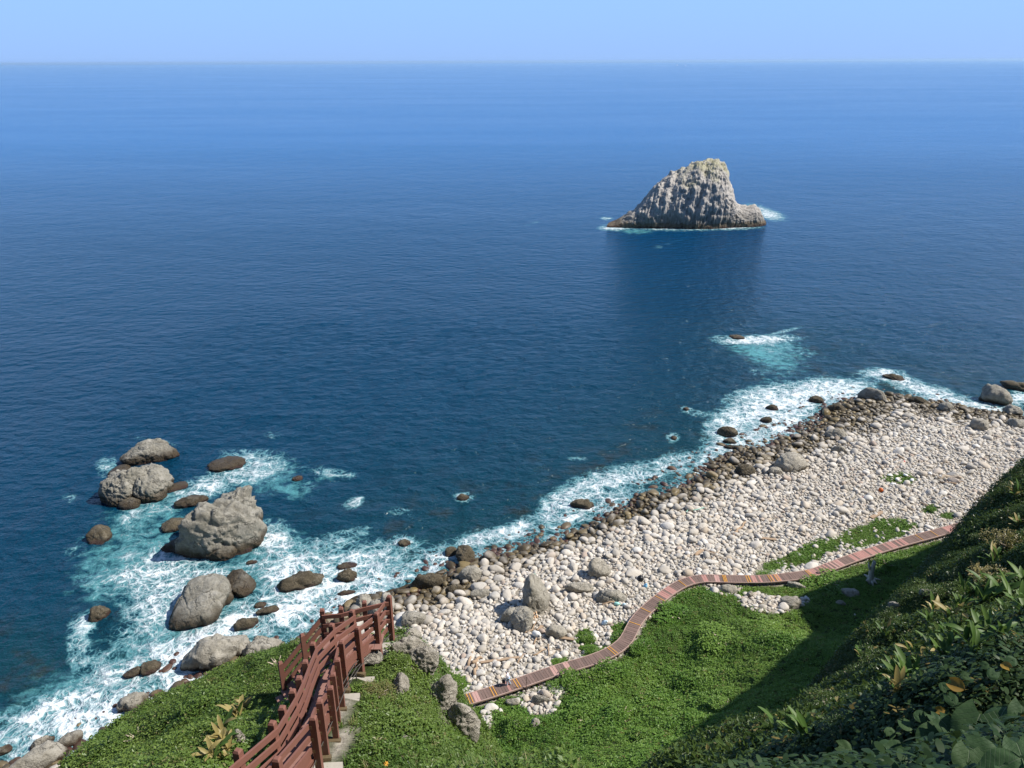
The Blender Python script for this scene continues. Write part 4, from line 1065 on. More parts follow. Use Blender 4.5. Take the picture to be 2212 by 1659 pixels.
def post(top, yaw, below=0.3, parent=stairs, w=0.145, base=None):
    mb = MB(); c = rel(top) if base is None else np.asarray(top) - base
    Rz = Matrix.Rotation(yaw, 4, 'Z'); h = PH + below
    V = []
    for k, (dz, s) in enumerate(((-h, w / 2), (-0.045, w / 2), (0.0, w / 2 - 0.028))):
        for i, j in ((-1, -1), (1, -1), (1, 1), (-1, 1)):
            q = Rz @ Vector((i * s, j * s, 0)); V.append((c[0] + q.x, c[1] + q.y, c[2] + dz))
    F = [(3, 2, 1, 0), (8, 9, 10, 11)]
    for L in (0, 4):
        for i in range(4): F.append((L + i, L + (i + 1) % 4, L + 4 + (i + 1) % 4, L + 4 + i))
    mb.add(V, F)
    return mb.build("post", M['rail'], parent)
def rail(a, b, parent=stairs, w=0.05, h=0.145, name="rail", base=None):
    mb = MB(); f = rel if base is None else (lambda v: np.asarray(v) - base)
    mb.beam(f(a), f(b), w, h)
    return mb.build(name, M['rail'], parent)
def yaw_at(L, i):
    d = L[min(i + 1, len(L) - 1)] - L[max(i - 1, 0)]
    return math.atan2(d[1], d[0]) - math.pi / 2
OFFS = (0.25, 0.60, 0.95)
def side(L, inner, offs, brackets):
    for i, p in enumerate(L):
        y = yaw_at(L, i)
        po = post(p, y, 0.28)
        if brackets:
            for o in offs:
                mb = MB(); n = Matrix.Rotation(y, 3, 'Z') @ Vector((0.06 * inner, -0.077, 0)); c = rel(p)
                mb.box((0, 0, 0), (0.075, 0.012, 0.09), Matrix.Translation(Vector((c[0] + n.x, c[1] + n.y, c[2] - o))) @ Matrix.Rotation(y, 4, 'Z'))
                b = mb.build("bracket", M['bracket'], po)
    for i in range(len(L) - 1):
        for o in offs:
            a, b = L[i].copy(), L[i + 1].copy()
            for q, k in ((a, i), (b, i + 1)):
                n = Matrix.Rotation(yaw_at(L, k), 3, 'Z') @ Vector((0.1 * inner, 0, 0))
                q += np.array(n); q[2] -= o
            rail(a, b)
side(LT, +1, (0.25, 0.57, 0.88), False)
side(RT, -1, OFFS + (1.30,), True)
# treads between the railings
LY = [p[1] for p in LT]; RY = [p[1] for p in RT]
def xl(y): return float(np.interp(y, LY, [p[0] for p in LT])) + 0.135
def xr(y): return float(np.interp(y, RY, [p[0] for p in RT])) - 0.135
def tz(y): return 0.5 * (float(np.interp(y, LY, [p[2] for p in LT])) + float(np.interp(y, RY, [p[2] for p in RT]))) - 1.03
y0, y1 = RT[0][1], LT[-1][1] - 0.05
nt = 36; step = (y1 - y0) / nt; tread_tops = []
zl = RT[-1][2] - 1.03                      # level of the landing
for k in range(nt):
    ya = y0 + k * step; yb = ya + step * 1.04
    z = max(tz(ya + step / 2), zl)
    prism("tread", [(xl(ya), ya, z), (xr(ya), ya + .05, z), (xr(yb), yb + .05, z), (xl(yb), yb, z)], 0.055, M['tread'])
mb = MB()
for f, dx in ((xl, -0.03), (xr, 0.03)):
    pts = [(f(y) + dx, y, tz(y) - 0.16) for y in np.linspace(y0, y1, 12)]
    for a, b in zip(pts[:-1], pts[1:]): mb.beam(rel(a), rel(b), 0.06, 0.26)
mb.build("stringer", M['rail'], stairs)
# landing at the head of the bluff and the flight that turns down to the left
far = [RT[-1], W(786.2, 1297.7, 16.34), W(735.5, 1311.2, 16.15), W(694.5, 1311.2, 16.09)]
zt = RT[-1][2]
for i, p in enumerate(far):
    if i: p[2] = zt - (0.0 if i < 2 else 0.06)
for i, p in enumerate(far[1:], 1): post(p, 0.12, 0.28)
for i in range(3):
    for o in OFFS:
        a, b = far[i].copy(), far[i + 1].copy(); a[2] -= o; b[2] -= o; a[1] -= 0.09; b[1] -= 0.09
        rail(a, b)
cor = far[3]
yl0 = LT[-1][1] + 0.02; xs = np.linspace(cor[0] + 0.1, xr(RT[-1][1]) + 0.02, 9)
for a, b in zip(xs[:-1], xs[1:]):
    prism("landing_board", [(a, yl0, zl), (b - .012, yl0, zl), (b - .012, cor[1] - .05, zl), (a, cor[1] - .05, zl)], 0.05, M['tread'])
e1 = W(652.4, 1369.6, 15.75); e1[2] = e1[2]
e2 = W(633.0, 1414.0, 15.5)
fl = [cor, e1, e1 + (e1 - cor) * 1.1]
for i, p in enumerate(fl[1:], 1): post(p, 0.6, 0.35)
for i in range(2):
    for o in OFFS:
        a, b = fl[i].copy(), fl[i + 1].copy(); a[2] -= o; b[2] -= o; a[0] += 0.05; b[0] += .05
        rail(a, b)
d = fl[1] - fl[0]; dh = np.array([d[0], d[1], 0]); n_ = np.array([dh[1], -dh[0], 0]); n_ /= np.linalg.norm(n_); n_ = -n_ if n_[1] > 0 else n_
for k in range(9):
    a = cor + d * (k * 0.28) - np.array([0, 0, 1.2]); b = a + dh * 0.30
    b[2] = a[2]
    prism("tread", [a, b, b + n_ * 0.95, a + n_ * 0.95], 0.05, M['tread'])
# bearers and concrete plinths under the right hand posts
for i, p in enumerate(RT[1:-1], 1):
    c = p.copy(); c[2] -= PH + 0.16; q = rel(c); y = yaw_at(RT, i)
    MB().box((0, 0, 0), (0.34, 0.12, 0.11), Matrix.Translation(Vector(q) + Vector((-.03, -.11, 0))) @ Matrix.Rotation(y, 4, 'Z')).build("bearer", M['bracket'], stairs)
for i in range(1, len(RT) - 1):
    a = RT[i]; b = RT[i + 1] if i + 1 < len(RT) else a
    z = min(a[2], b[2]) - PH - 0.22
    L = [(a[0] - .32, a[1] - .12, z), (a[0] + .42, a[1] - .08, z), (b[0] + .42, b[1] - .16, z), (b[0] - .32, b[1] - .2, z)]
    mb = MB(); V = [np.array(q) for q in L] + [np.array(q) - np.array([0, 0, 1.1]) for q in L]
    mb.add(V, [(0, 1, 2, 3), (7, 6, 5, 4), (0, 4, 5, 1), (1, 5, 6, 2), (2, 6, 7, 3), (3, 7, 4, 0)])
    o = mb.build("concrete_plinth", M['concrete'])
    names = ["nearest", "second nearest", "third", "fourth", "middle", "sixth", "seventh", "second farthest", "farthest"]
    tag(o, "%s stained concrete plinth under the stairs' right hand posts" % names[i - 1], "plinth", "concrete plinths under the stairs")
# lower railing by the left, half hidden behind a mossy stone
b0 = W(505.7, 1573.0, 13.3); b1 = W(452.0, 1648.0, 12.0)
lowr = empty("railing", (b0[0], b0[1], b0[2] - PH))
tag(lowr, "short piece of brown railing left of the stairs among yellow leaved plants", "railing")
bb = np.array(lowr.location)
post(b0, .5, .6, lowr, base=bb); post(b1, .5, .6, lowr, base=bb)
for o in (0.2, 0.62): rail(b0 - np.array([0, 0, o]), b1 - np.array([0, 0, o]), lowr, base=bb)
# ropes on thin stakes along the right of the stairs
rp = [W(654, 1672, 9.6), W(675, 1613, 10.7), W(700, 1560, 11.7), W(731, 1494, 13.2), W(766, 1437, 14.6), W(800, 1402, 15.6), W(845, 1356, 16.9)]
rope = empty("rope_barrier", rp[2]); rb = np.array(rope.location)
tag(rope, "thin dark ropes strung on slim stakes along the right of the stairs", "rope barrier")
for dz, dx in ((0, 0), (-.12, .05), (-.02, .18)):
    MB().tube([q - rb + np.array([dx, 0, dz + .05 * math.sin(i * 2 + dx * 9)]) for i, q in enumerate(rp)], 0.013, 6).build("rope", M['rope'], rope)
for i in (1, 2, 4, 5, 6):
    q = rp[i] - rb
    MB().tube([q + np.array([0.0, 0, .06]), q + np.array([.03, 0, -1.1])], 0.016, 6).build("stake", M['rope'], rope)

# ------------------------------------------------------------------ the boardwalk behind the beach
seg = np.linalg.norm(np.diff(WALK, axis=0), axis=1); arc = np.r_[0, np.cumsum(seg)]; TOTAL = arc[-1]
def walk_at(s):
    p = np.array([np.interp(s, arc, WALK[:, 0]), np.interp(s, arc, WALK[:, 1])])
    q = np.array([np.interp(s + .3, arc, WALK[:, 0]), np.interp(s + .3, arc, WALK[:, 1])]); p0 = np.array([np.interp(s - .3, arc, WALK[:, 0]), np.interp(s - .3, arc, WALK[:, 1])])
    d = q - p0; return p, d / np.linalg.norm(d)
def s_of_px(px):
    ss = np.linspace(0, TOTAL, 1500); P = np.array([[*walk_at(s)[0], DECK_Z] for s in ss]); x, y, d = project(P)
    return float(ss[np.argmin(np.abs(x - px))])
walk = empty("boardwalk", (*walk_at(TOTAL / 2)[0], DECK_Z - 0.7)); wb = np.array(walk.location)
tag(walk, "long low brown plank boardwalk with pink and orange boards curving behind the beach", "boardwalk")
HW = 0.66
def board_mat(name, c1, c2):
    t = NT(name); r = t.rnd(); n = t.noise(t.vscale(t.pos(), (1, 1, 1)), 7, 4, .7)
    c = t.mix(r, c1, c2); c = t.mix(t.math('MULTIPLY', t.ss(n, .45, .75), .4), c, [q * .6 for q in c2])
    return t.done(t.bsdf(c, .8, spec=.2))
M['plank'] = board_mat("worn_brown_plank", (0.19, 0.128, 0.108), (0.135, 0.094, 0.08))
M['plank_pink'] = board_mat("salmon_plank", (0.39, 0.205, 0.175), (0.33, 0.18, 0.155))
M['plank_pale'] = board_mat("pale_pink_plank", (0.45, 0.275, 0.24), (0.38, 0.23, 0.20))
M['orange'] = plain("orange_edge_paint", (0.62, 0.31, 0.05), 0.6, 0.15, 5)
M['kerb'] = plain("pale_pink_edge_beam", (0.36, 0.25, 0.21), 0.75, 0.25, 1.2)
NPL = 290; pitch = TOTAL / NPL
pk = lambda m: MB().box((0, 0, -0.02), (pitch - 0.025, HW * 2, 0.045)).data("plank", M[m])
PLM = {'plank': pk('plank'), 'plank_pink': pk('plank_pink'), 'plank_pale': pk('plank_pale')}
def zx(v): return 987.5 + v * .3055
def z8(v): return 1536 + v * .3718
pink = [(z8(565), z8(620), .9), (z8(625), z8(770), .65), (z8(820), z8(975), .75), (z8(1020), z8(1075), .7), (z8(1085), z8(1140), .55), (z8(1368), z8(1415), 1), (z8(218), z8(290), .6), (z8(345), z8(405), .5), (zx(1735), zx(1775), .8), (zx(1650), zx(1670), 1), (zx(362), zx(380), 1), (zx(1455), zx(1540), .5)]
pale = [(zx(120), zx(150), 1), (zx(670), zx(700), 1), (zx(755), zx(790), 1), (zx(1375), zx(1420), .6), (zx(1830), zx(1850), 1), (zx(1010), zx(1016), 1), (z8(25), z8(40), 1), (z8(690), z8(760), .4)]
rw = random.Random(5)
for k in range(NPL):
    s = (k + .5) * pitch; p, d = walk_at(s)
    x, _, _ = project(np.array([*p, DECK_Z])); m = 'plank'
    for a, b, pr in pink:
        if a <= x <= b and rw.random() < pr: m = 'plank_pink'
    for a, b, pr in pale:
        if a <= x <= b and rw.random() < pr: m = 'plank_pale'
    o = link("plank", PLM[m], walk, (p[0] - wb[0], p[1] - wb[1], 0.7 + rw.uniform(-.012, .012)), (rw.uniform(-.008, .008), rw.uniform(-.02, .02), math.atan2(d[1], d[0]) + rw.uniform(-.012, .012)))
    if m != 'plank': o['label'] = "salmon pink plank" if m == 'plank_pink' else "pale pink plank"
stripe = MB().box((0, 0, 0.012), (0.07, HW * 2 + .04, 0.06)).data("step_strip", M['orange'])
for x, two in [(zx(88), 1), (zx(255), 1), (zx(425), 1), (zx(1098), 1), (zx(1255), 0), (zx(1333), 0), (zx(1432), 0), (zx(1592), 0), (zx(1893), 1), (zx(2060), 1), (z8(80), 0), (z8(222), 0), (z8(348), 1), (z8(385), 1), (z8(572), 1), (z8(1210), 0), (z8(1295), 0)]:
    for e in ((-.16, .16) if two else (0,)):
        p, d = walk_at(s_of_px(x) + e)
        link("step_strip", stripe, walk, (p[0] - wb[0], p[1] - wb[1], 0.7), (0, 0, math.atan2(d[1], d[0])))['label'] = "orange painted strip across the boards"
for sd_ in (-1, 1):
    mb = MB(); prev = None
    for s in np.arange(0, TOTAL + .01, 1.0):
        p, d = walk_at(s); n = np.array([-d[1], d[0]]) * sd_
        q = np.array([*(p + n * (HW + 0.05)), DECK_Z - 0.06]) - wb
        if prev is not None: mb.beam(prev, q, 0.09, 0.16)
        prev = q
    mb.build("edge_beam", M['kerb'], walk)
pst = MB().box((0, 0, -.7), (0.13, 0.13, 1.4)).data("support_post", M['plank'])
for s in np.arange(0.6, TOTAL, 1.9):
    p, d = walk_at(s); n = np.array([-d[1], d[0]])
    for sd_ in (-1, 1):
        q = p + n * sd_ * (HW - .04)
        link("support_post", pst, walk, (q[0] - wb[0], q[1] - wb[1], 0.7 - 0.09), (0, 0, math.atan2(d[1], d[0])))
bmw = MB().box((0, 0, 0), (0.1, HW * 2, 0.12)).data("cross_beam", M['plank'])
for s in np.arange(0.6, TOTAL, 1.9):
    p, d = walk_at(s); link("cross_beam", bmw, walk, (p[0] - wb[0], p[1] - wb[1], 0.7 - .13), (0, 0, math.atan2(d[1], d[0])))
pole_p, _ = walk_at(s_of_px(zx(462))); pd = walk_at(s_of_px(zx(462)))[1]
pq = pole_p + np.array([pd[1], -pd[0]]) * (HW + .2)
tag(MB().tube([(pq[0], pq[1], 3.4), (pq[0], pq[1], 6.1)], 0.035, 8).build("marker_pole", M['plank']), "thin rusty pole standing at the edge of the boardwalk right of the person", "pole")
# ------------------------------------------------------------------ plants
def leaf_quad(c, d, up, L, w, fold=0.25):
    d = Vector(d).normalized(); s = d.cross(Vector(up))
    if s.length < 1e-3: s = d.cross(Vector((1, .2, 0)))
    s.normalize(); n = s.cross(d)
    c = Vector(c)
    return [c, c + d * (L * .45) + s * (w / 2) + n * (w * fold), c + d * L, c + d * (L * .45) - s * (w / 2) + n * (w * fold)]
def tuft(name, mat, n, r, L, w, seed, flat=0.6, low=0.0):
    rg = random.Random(seed); V = []; F = []
    for i in range(n):
        a = rg.uniform(0, 6.283); e = math.asin(rg.uniform(low, 1)); k = rg.uniform(.35, 1)
        o = Vector((math.cos(a) * math.cos(e), math.sin(a) * math.cos(e), math.sin(e)))
        c = Vector((o.x * r * k, o.y * r * k, o.z * r * k * flat))
        d = Vector((o.x + rg.gauss(0, .6), o.y + rg.gauss(0, .6), o.z * .3 + rg.gauss(0, .28)))
        up = Vector((rg.gauss(0, .38), rg.gauss(0, .38), 1))
        s = rg.uniform(.7, 1.25); b = len(V)
        V += leaf_quad(c, d, up, L * s, w * s)
        F += [(b, b + 1, b + 2), (b, b + 2, b + 3)]
    return mesh_data(name, V, F, mat)
def blades(name, mat, n, r, L, w, seed, droop=.4):
    rg = random.Random(seed); V = []; F = []
    for i in range(n):
        a = rg.uniform(0, 6.283); q = rg.uniform(0, r); c = Vector((math.cos(a * 3) * q, math.sin(a * 3) * q, 0))
        o = Vector((math.cos(a), math.sin(a), 0)); s = Vector((-o.y, o.x, 0)); l = L * rg.uniform(.6, 1.2); t = rg.uniform(.1, .6)
        pts = [c, c + o * (l * .3 * t) + Vector((0, 0, l * .5)), c + o * (l * (t + droop * .3)) + Vector((0, 0, l * (.85 - droop * .4 * t)))]
        b = len(V); V += [pts[0] - s * w / 2, pts[0] + s * w / 2, pts[1] + s * w / 2.4, pts[1] - s * w / 2.4, pts[2]]
        F += [(b, b + 1, b + 2, b + 3), (b + 3, b + 2, b + 4)]
    return mesh_data(name, V, F, mat)

tri = []
gi_, gj_ = len(gx), len(gy)
TPg = TP3.reshape(gj_, gi_, 3)
A_, B_, C_, D_ = TPg[:-1, :-1], TPg[:-1, 1:], TPg[1:, 1:], TPg[1:, :-1]
area = 0.5 * np.linalg.norm(np.cross(C_ - A_, D_ - B_), axis=2).ravel()
cen = ((A_ + B_ + C_ + D_) / 4).reshape(-1, 3)
nrmf = np.cross(C_ - A_, D_ - B_).reshape(-1, 3); nrmf /= np.linalg.norm(nrmf, axis=1)[:, None] + 1e-9
fveg = ((veg.reshape(gj_, gi_)[:-1, :-1] + veg.reshape(gj_, gi_)[1:, 1:]) / 2).ravel()
fwh = TW.reshape(gj_, gi_)[:-1, :-1].ravel()
fbd = TBD.reshape(gj_, gi_)[:-1, :-1].ravel()
Af, Bf, Cf, Df = [q.reshape(-1, 3) for q in (A_, B_, C_, D_)]
cx_, cy_, cd_ = project(cen)
inview = in_frame(cen, 0.10)
facing = ((CAM - cen) * nrmf).sum(1) > -3.0
# what stands behind the bluff's own crest is not planted
def scat_on(dens, rng):
    lam = dens * area * inview * facing
    cnt = rng.poisson(lam)
    idx = np.repeat(np.arange(len(cnt)), cnt)
    u, v = rng.random(len(idx)), rng.random(len(idx))
    P = (Af[idx] * ((1 - u) * (1 - v))[:, None] + Bf[idx] * (u * (1 - v))[:, None] + Cf[idx] * (u * v)[:, None] + Df[idx] * ((1 - u) * v)[:, None])
    return P, idx
def tilt(N, rng, k=.6):
    """euler that leans the plant along the slope and spins it"""
    n = len(N); R = np.zeros((n, 3))
    R[:, 2] = rng.uniform(0, 6.283, n)
    # lean direction is taken after the spin: project the normal into the spun frame
    c, s = np.cos(R[:, 2]), np.sin(R[:, 2])
    lx = c * N[:, 0] + s * N[:, 1]; ly = -s * N[:, 0] + c * N[:, 1]
    # XYZ euler: x then y then z
    R[:, 1] = np.arctan2(lx, np.maximum(N[:, 2], .2)) * k
    R[:, 0] = -np.arctan2(ly, np.maximum(N[:, 2], .2)) * k
    return R
rg = np.random.default_rng(11)
# creeper on the slope behind the boardwalk
_dwc, _, _, _ = polydist(cen[:, :2], WALK)
creep = (fwh == 0) * (fveg > .35) * fveg * (_dwc > .95)
P, idx = scat_on(17.0 * creep, rg)
CR = [tuft("creeper_tuft", M['creeper'], 15, .27, .155, .12, 400 + i, .7) for i in range(5)]
k = (0.75 + .5 * sstep(-.4, .5, fbm(P[:, 0] * .25, P[:, 1] * .25, seed=81, octv=3))) * rg.uniform(.8, 1.25, len(P))
scatter("creeper", P, tilt(nrmf[idx], rg), np.stack([k, k, k * rg.uniform(.7, 1.3, len(P))], 1), rg.integers(0, 5, len(P)), CR, "low green creeper covering the slope and patches behind the beach")
print("creeper", len(P))
# leafy scrub of the bluff with the stairs
corr = np.array([(y > y0 - .5) & (y < y1 + .9) and (xl(y) - .22 < x < xr(y) + .55 - .2 * (y > 17.5)) for x, y in cen[:, :2]])
sc_ = (fwh == 1) * (fveg > .3) * fveg * (~corr) * (cen[:, 2] > 22)
P, idx = scat_on(46.0 * sc_, rg)
SH = [tuft("scrub_tuft", M['shrub'], 26, .20, .07, .045, 420 + i, .8) for i in range(6)]
k = (0.8 + .6 * sstep(-.5, .5, fbm(P[:, 0] * .7, P[:, 1] * .7, seed=83, octv=3))) * rg.uniform(.75, 1.3, len(P))
P[:, 2] += .10 * fbm(P[:, 0] * 1.6, P[:, 1] * 1.6, seed=85) * 1.5
scatter("scrub", P, tilt(nrmf[idx], rg, .8), np.stack([k, k, k], 1), rg.integers(0, 6, len(P)), SH, "dense small leaved green scrub on the bluff on both sides of the stairs")
print("scrub", len(P))
# scrub on the hillside on the right
dh_ = np.clip(cd_, 2, 60)
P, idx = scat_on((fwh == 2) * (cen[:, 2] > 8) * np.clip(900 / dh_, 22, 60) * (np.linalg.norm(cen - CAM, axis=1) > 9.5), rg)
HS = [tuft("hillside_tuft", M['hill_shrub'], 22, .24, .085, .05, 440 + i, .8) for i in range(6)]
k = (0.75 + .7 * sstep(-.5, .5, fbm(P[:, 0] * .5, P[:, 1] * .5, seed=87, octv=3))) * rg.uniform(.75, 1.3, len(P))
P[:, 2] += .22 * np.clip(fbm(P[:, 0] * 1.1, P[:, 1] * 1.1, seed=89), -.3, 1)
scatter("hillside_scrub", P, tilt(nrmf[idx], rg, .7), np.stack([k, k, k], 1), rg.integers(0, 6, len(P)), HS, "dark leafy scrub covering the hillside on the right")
print("hill", len(P))
# the shaded plants close to the camera have finer, rounder leaves
def round_tuft(name, mat, n, r, L, w, seed):
    rg_ = random.Random(seed); V = []; F = []
    for i in range(n):
        a = rg_.uniform(0, 6.283); e = rg_.uniform(.15, 1.4)
        o = Vector((math.cos(a) * math.cos(e), math.sin(a) * math.cos(e), math.sin(e)))
        c = o * (r * rg_.uniform(.4, 1)); d = Vector((o.x + rg_.gauss(0, .4), o.y + rg_.gauss(0, .4), rg_.gauss(.15, .3))).normalized()
        s_ = d.cross(Vector((rg_.gauss(0, .35), rg_.gauss(0, .35), 1))).normalized(); n_ = s_.cross(d); k_ = rg_.uniform(.6, 1.3); b = len(V)
        for t_, h in ((0, 0), (.25, .8), (.6, 1), (.88, .6), (1, 0)):
            q = c + d * (L * k_ * t_) - n_ * (.18 * L * t_ * t_)
            if h: V += [q - s_ * (w * k_ * h / 2) + n_ * (w * .12), q + s_ * (w * k_ * h / 2) + n_ * (w * .12)]
            else: V.append(q)
        F += [(b, b + 1, b + 2), (b + 1, b + 3, b + 4, b + 2), (b + 3, b + 5, b + 6, b + 4), (b + 5, b + 7, b + 6)]
    return mesh_data(name, V, F, mat, True)
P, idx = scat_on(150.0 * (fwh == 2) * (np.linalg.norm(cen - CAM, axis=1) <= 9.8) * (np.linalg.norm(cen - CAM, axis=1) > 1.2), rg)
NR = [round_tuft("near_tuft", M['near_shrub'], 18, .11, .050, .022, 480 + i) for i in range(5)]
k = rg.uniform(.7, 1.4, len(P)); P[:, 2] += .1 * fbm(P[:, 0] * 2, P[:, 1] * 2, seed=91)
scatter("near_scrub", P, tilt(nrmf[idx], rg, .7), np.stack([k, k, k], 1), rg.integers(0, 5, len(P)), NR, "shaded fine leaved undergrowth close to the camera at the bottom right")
# grass: bottom of the bluff, and pale tufts on slope and rock rim
P, idx = scat_on(40.0 * (fwh == 1) * np.exp(-(((cx_ - 1010) / 190) ** 2 + ((cy_ - 1650) / 60) ** 2)) + 1.2 * (fwh == 1) * (fveg > .2) * ~corr + 3.0 * (fwh == 1) * (t_rock.reshape(gj_, gi_)[:-1, :-1].ravel() > .35) * (~corr), rg)
GR = [blades("grass_tuft", M['grass'], 14, .10, .24, .011, 460 + i) for i in range(5)]
k = rg.uniform(.6, 1.4, len(P))
scatter("grass", P, tilt(nrmf[idx], rg, .3), np.stack([k, k, k], 1), rg.integers(0, 5, len(P)), GR, "fine pale green grass among the scrub at the bottom of the bluff")
print("grass", len(P), time.time() - T0)

# --- single shrubs
def crown(name, mat, n, L, w, seed, lumps=7):
    """leaf faces spread through a lumpy crown of about unit radius"""
    rg_ = random.Random(seed); V = []; F = []
    cs = [(Vector((rg_.uniform(-.55, .55), rg_.uniform(-.55, .55), rg_.uniform(.15, .55))), rg_.uniform(.35, .55)) for _ in range(lumps)]
    for i in range(n):
        c0, r0 = rg_.choice(cs)
        o = Vector((rg_.gauss(0, 1), rg_.gauss(0, 1), rg_.gauss(.25, 1))).normalized()
        c = c0 + o * (r0 * rg_.uniform(.55, 1.05))
        if c.z < -.05: c.z = rg_.uniform(0, .2)
        d = o + Vector((rg_.gauss(0, .6), rg_.gauss(0, .6), rg_.gauss(0, .6))); up = Vector((rg_.gauss(0, .5), rg_.gauss(0, .5), 1))
        s = rg_.uniform(.7, 1.3); b = len(V); V += leaf_quad(c, d, up, L * s, w * s); F += [(b, b + 1, b + 2), (b, b + 2, b + 3)]
    return mesh_data(name, V, F, mat)
CRN_FAR = [crown("crown", M['creeper'], 1500, .10, .075, 500 + i) for i in range(4)]
CRN_NEAR = [crown("crown", M['hill_shrub'], 1700, .085, .055, 510 + i) for i in range(4)]
def branches(seed):
    rg_ = random.Random(seed); mb = MB()
    for i in range(5):
        a = rg_.uniform(0, 6.28); e = Vector((math.cos(a) * .4, math.sin(a) * .4, .55))
        mb.tube([(0, 0, -.25), tuple(e * .5 + Vector((0, 0, .05))), tuple(e)], [.05, .035, .015], 5)
    return mb.data("trunk", M['grey_wood'])
STEM = [branches(3), branches(8)]
def shrub(px, py, wpx, hr, lab, meshes, i, group, sink=.05, name="shrub"):
    g = ground_px(px, py); dist = (g - CAM) @ _f
    r = wpx * K * dist / FPX / 2
    e = empty(name, g, (0, 0, i * 1.7)); e.scale = (r * 1.15, r * 1.15, r * hr)
    tag(e, lab, "shrub", group)
    link("crown", meshes[i % 4], e, (0, 0, -sink)); link("trunk", STEM[i % 2], e)
    return e
for i, (px, py, w, hr, lab) in enumerate([
    (1268, 1385, 40, .9, "dark green bush alone on the stones, left of two under the pyramid rock"), (1342, 1383, 50, .8, "green bush against the boardwalk at its bend, right of two below the pyramid rock"), (1282, 1412, 46, .5, "low flat bush between the two beach bushes and the boardwalk"),
    (980, 1486, 60, .7, "dark bush on the stones just above the left end of the boardwalk"), (2010, 1105, 26, .8, "lone small bush on the shingle beyond the right end of the boardwalk"), (1722, 1206, 40, .5, "low bush in the grass seaward of the boardwalk's right stretch"), (1208, 1434, 34, .5, "little bush touching the seaward edge of the boardwalk above the person's path"),
    (1792, 1262, 90, .4, "broad dark bush hugging the boardwalk left of the dead tree"), (1920, 1222, 60, .6, "bush right behind the dead tree"), (1322, 1462, 84, .75, "big dark bush with a shaded left side overhanging the boardwalk dip"), (1392, 1405, 60, .6, "bush on the slope whose shade falls on the boardwalk bend"),
    (1232, 1480, 74, .7, "pair of rounded bushes below the boardwalk, upper of the clump right of the stone heap"), (1285, 1470, 60, .6, "rounded bush right of the clump by the stone heap"), (1262, 1556, 84, .6, "dark bush with a black gap under it on the lower slope"), (1345, 1545, 80, .5, "olive bush right of the one with the black gap"),
    (1120, 1570, 60, .9, "upright bush at the foot of the bluff's rock edge"), (1066, 1505, 40, .6, "bush below the boardwalk left of the white stone"), (1150, 1478, 30, .6, "yellow green bush below the boardwalk, right of the white stone"), (1115, 1488, 30, .6, "small dark bush above the white stone"), (1190, 1480, 24, .6, "small bush between stones right of the yellow green one"),
    (1460, 1330, 90, .35, "flat olive patch of bush high on the sunny slope"), (1560, 1385, 100, .35, "flat bush in the middle of the sunny slope"), (1570, 1530, 80, .45, "bush at the edge of the hill's shadow on the lower slope"), (1655, 1245, 40, .5, "low bush at the camera side of the boardwalk's straight stretch")]):
    shrub(px, py, w, hr, lab, CRN_FAR, i, "bushes on and behind the beach")
for i, (px, py, w, hr, lab) in enumerate([
    (2172, 1185, 95, .8, "light green bush catching the sun high on the hillside at the right"), (2190, 1060, 60, .8, "dark bush near the skyline of the hillside"), (2150, 1260, 90, .6, "bush in the shade below the light green hillside bush"), (2030, 1290, 60, .8, "sunlit bush on the hillside's left edge, upper one"), (2080, 1255, 60, .7, "small leaved bush among dry stalks on the hillside edge"),
    (1985, 1380, 70, .8, "bush on the hillside's left edge above the row of lance leaved plants"), (2090, 1365, 70, .7, "bush between the rows of lance leaved plants"), (2170, 1375, 80, .7, "bush with pale tips at the right end of the lance leaved row"), (1900, 1440, 90, .8, "round bush on the lower left brow of the hillside"), (1840, 1470, 80, .7, "brow bush left of the round one, its top in the sun"),
    (1790, 1540, 90, .8, "dark bush below the brow bushes"), (1700, 1600, 100, .7, "bush around the fan shaped palm like plant"), (1620, 1630, 90, .8, "sun flecked bush near the bottom of the hillside's edge"), (1560, 1650, 80, .8, "lowest bush of the hillside's edge at the bottom of the picture"), (1830, 1590, 90, .7, "shaded bush at the bottom right of the fan plant"), (1760, 1640, 80, .7, "shaded bush at the bottom right below the fan plant"),
    (1925, 1340, 50, .9, "thin bush on the hillside edge over the shaded hollow"), (2120, 1180, 60, .8, "dark bush between the skyline and the light green bush"), (2205, 1410, 60, .8, "bush cut by the right edge below the lance leaved row")]):
    shrub(px, py, w, hr, lab, CRN_NEAR, i, "bushes on the right hillside")
for i, (px, py, w, hr, lab) in enumerate([(566, 1600, 70, .7, "bright green bush tucked behind the stairs' left railing"), (600, 1440, 90, .5, "bright mound of scrub at the left of the stair head"), (470, 1520, 110, .4, "mound of scrub in the middle of the left bluff"), (820, 1500, 80, .45, "mound of scrub right of the stairs"), (860, 1425, 46, .7, "bright bush on the rocky spine right of the stair head"), (300, 1600, 120, .4, "mound of scrub at the lower left bluff"), (900, 1560, 80, .5, "bush on the right of the bluff by the rock edge")]):
    shrub(px, py, w, hr, lab, [crown("crown", M['shrub'], 1700, .07, .045, 520 + j) for j in range(4)] if i == 0 else CRN_B, i, "mounds of scrub on the bluff") if i else None
    if i == 0:
        CRN_B = [crown("crown", M['shrub'], 1900, .075, .05, 520 + j) for j in range(4)]
        shrub(px, py, w, hr, lab, CRN_B, 0, "mounds of scrub on the bluff")

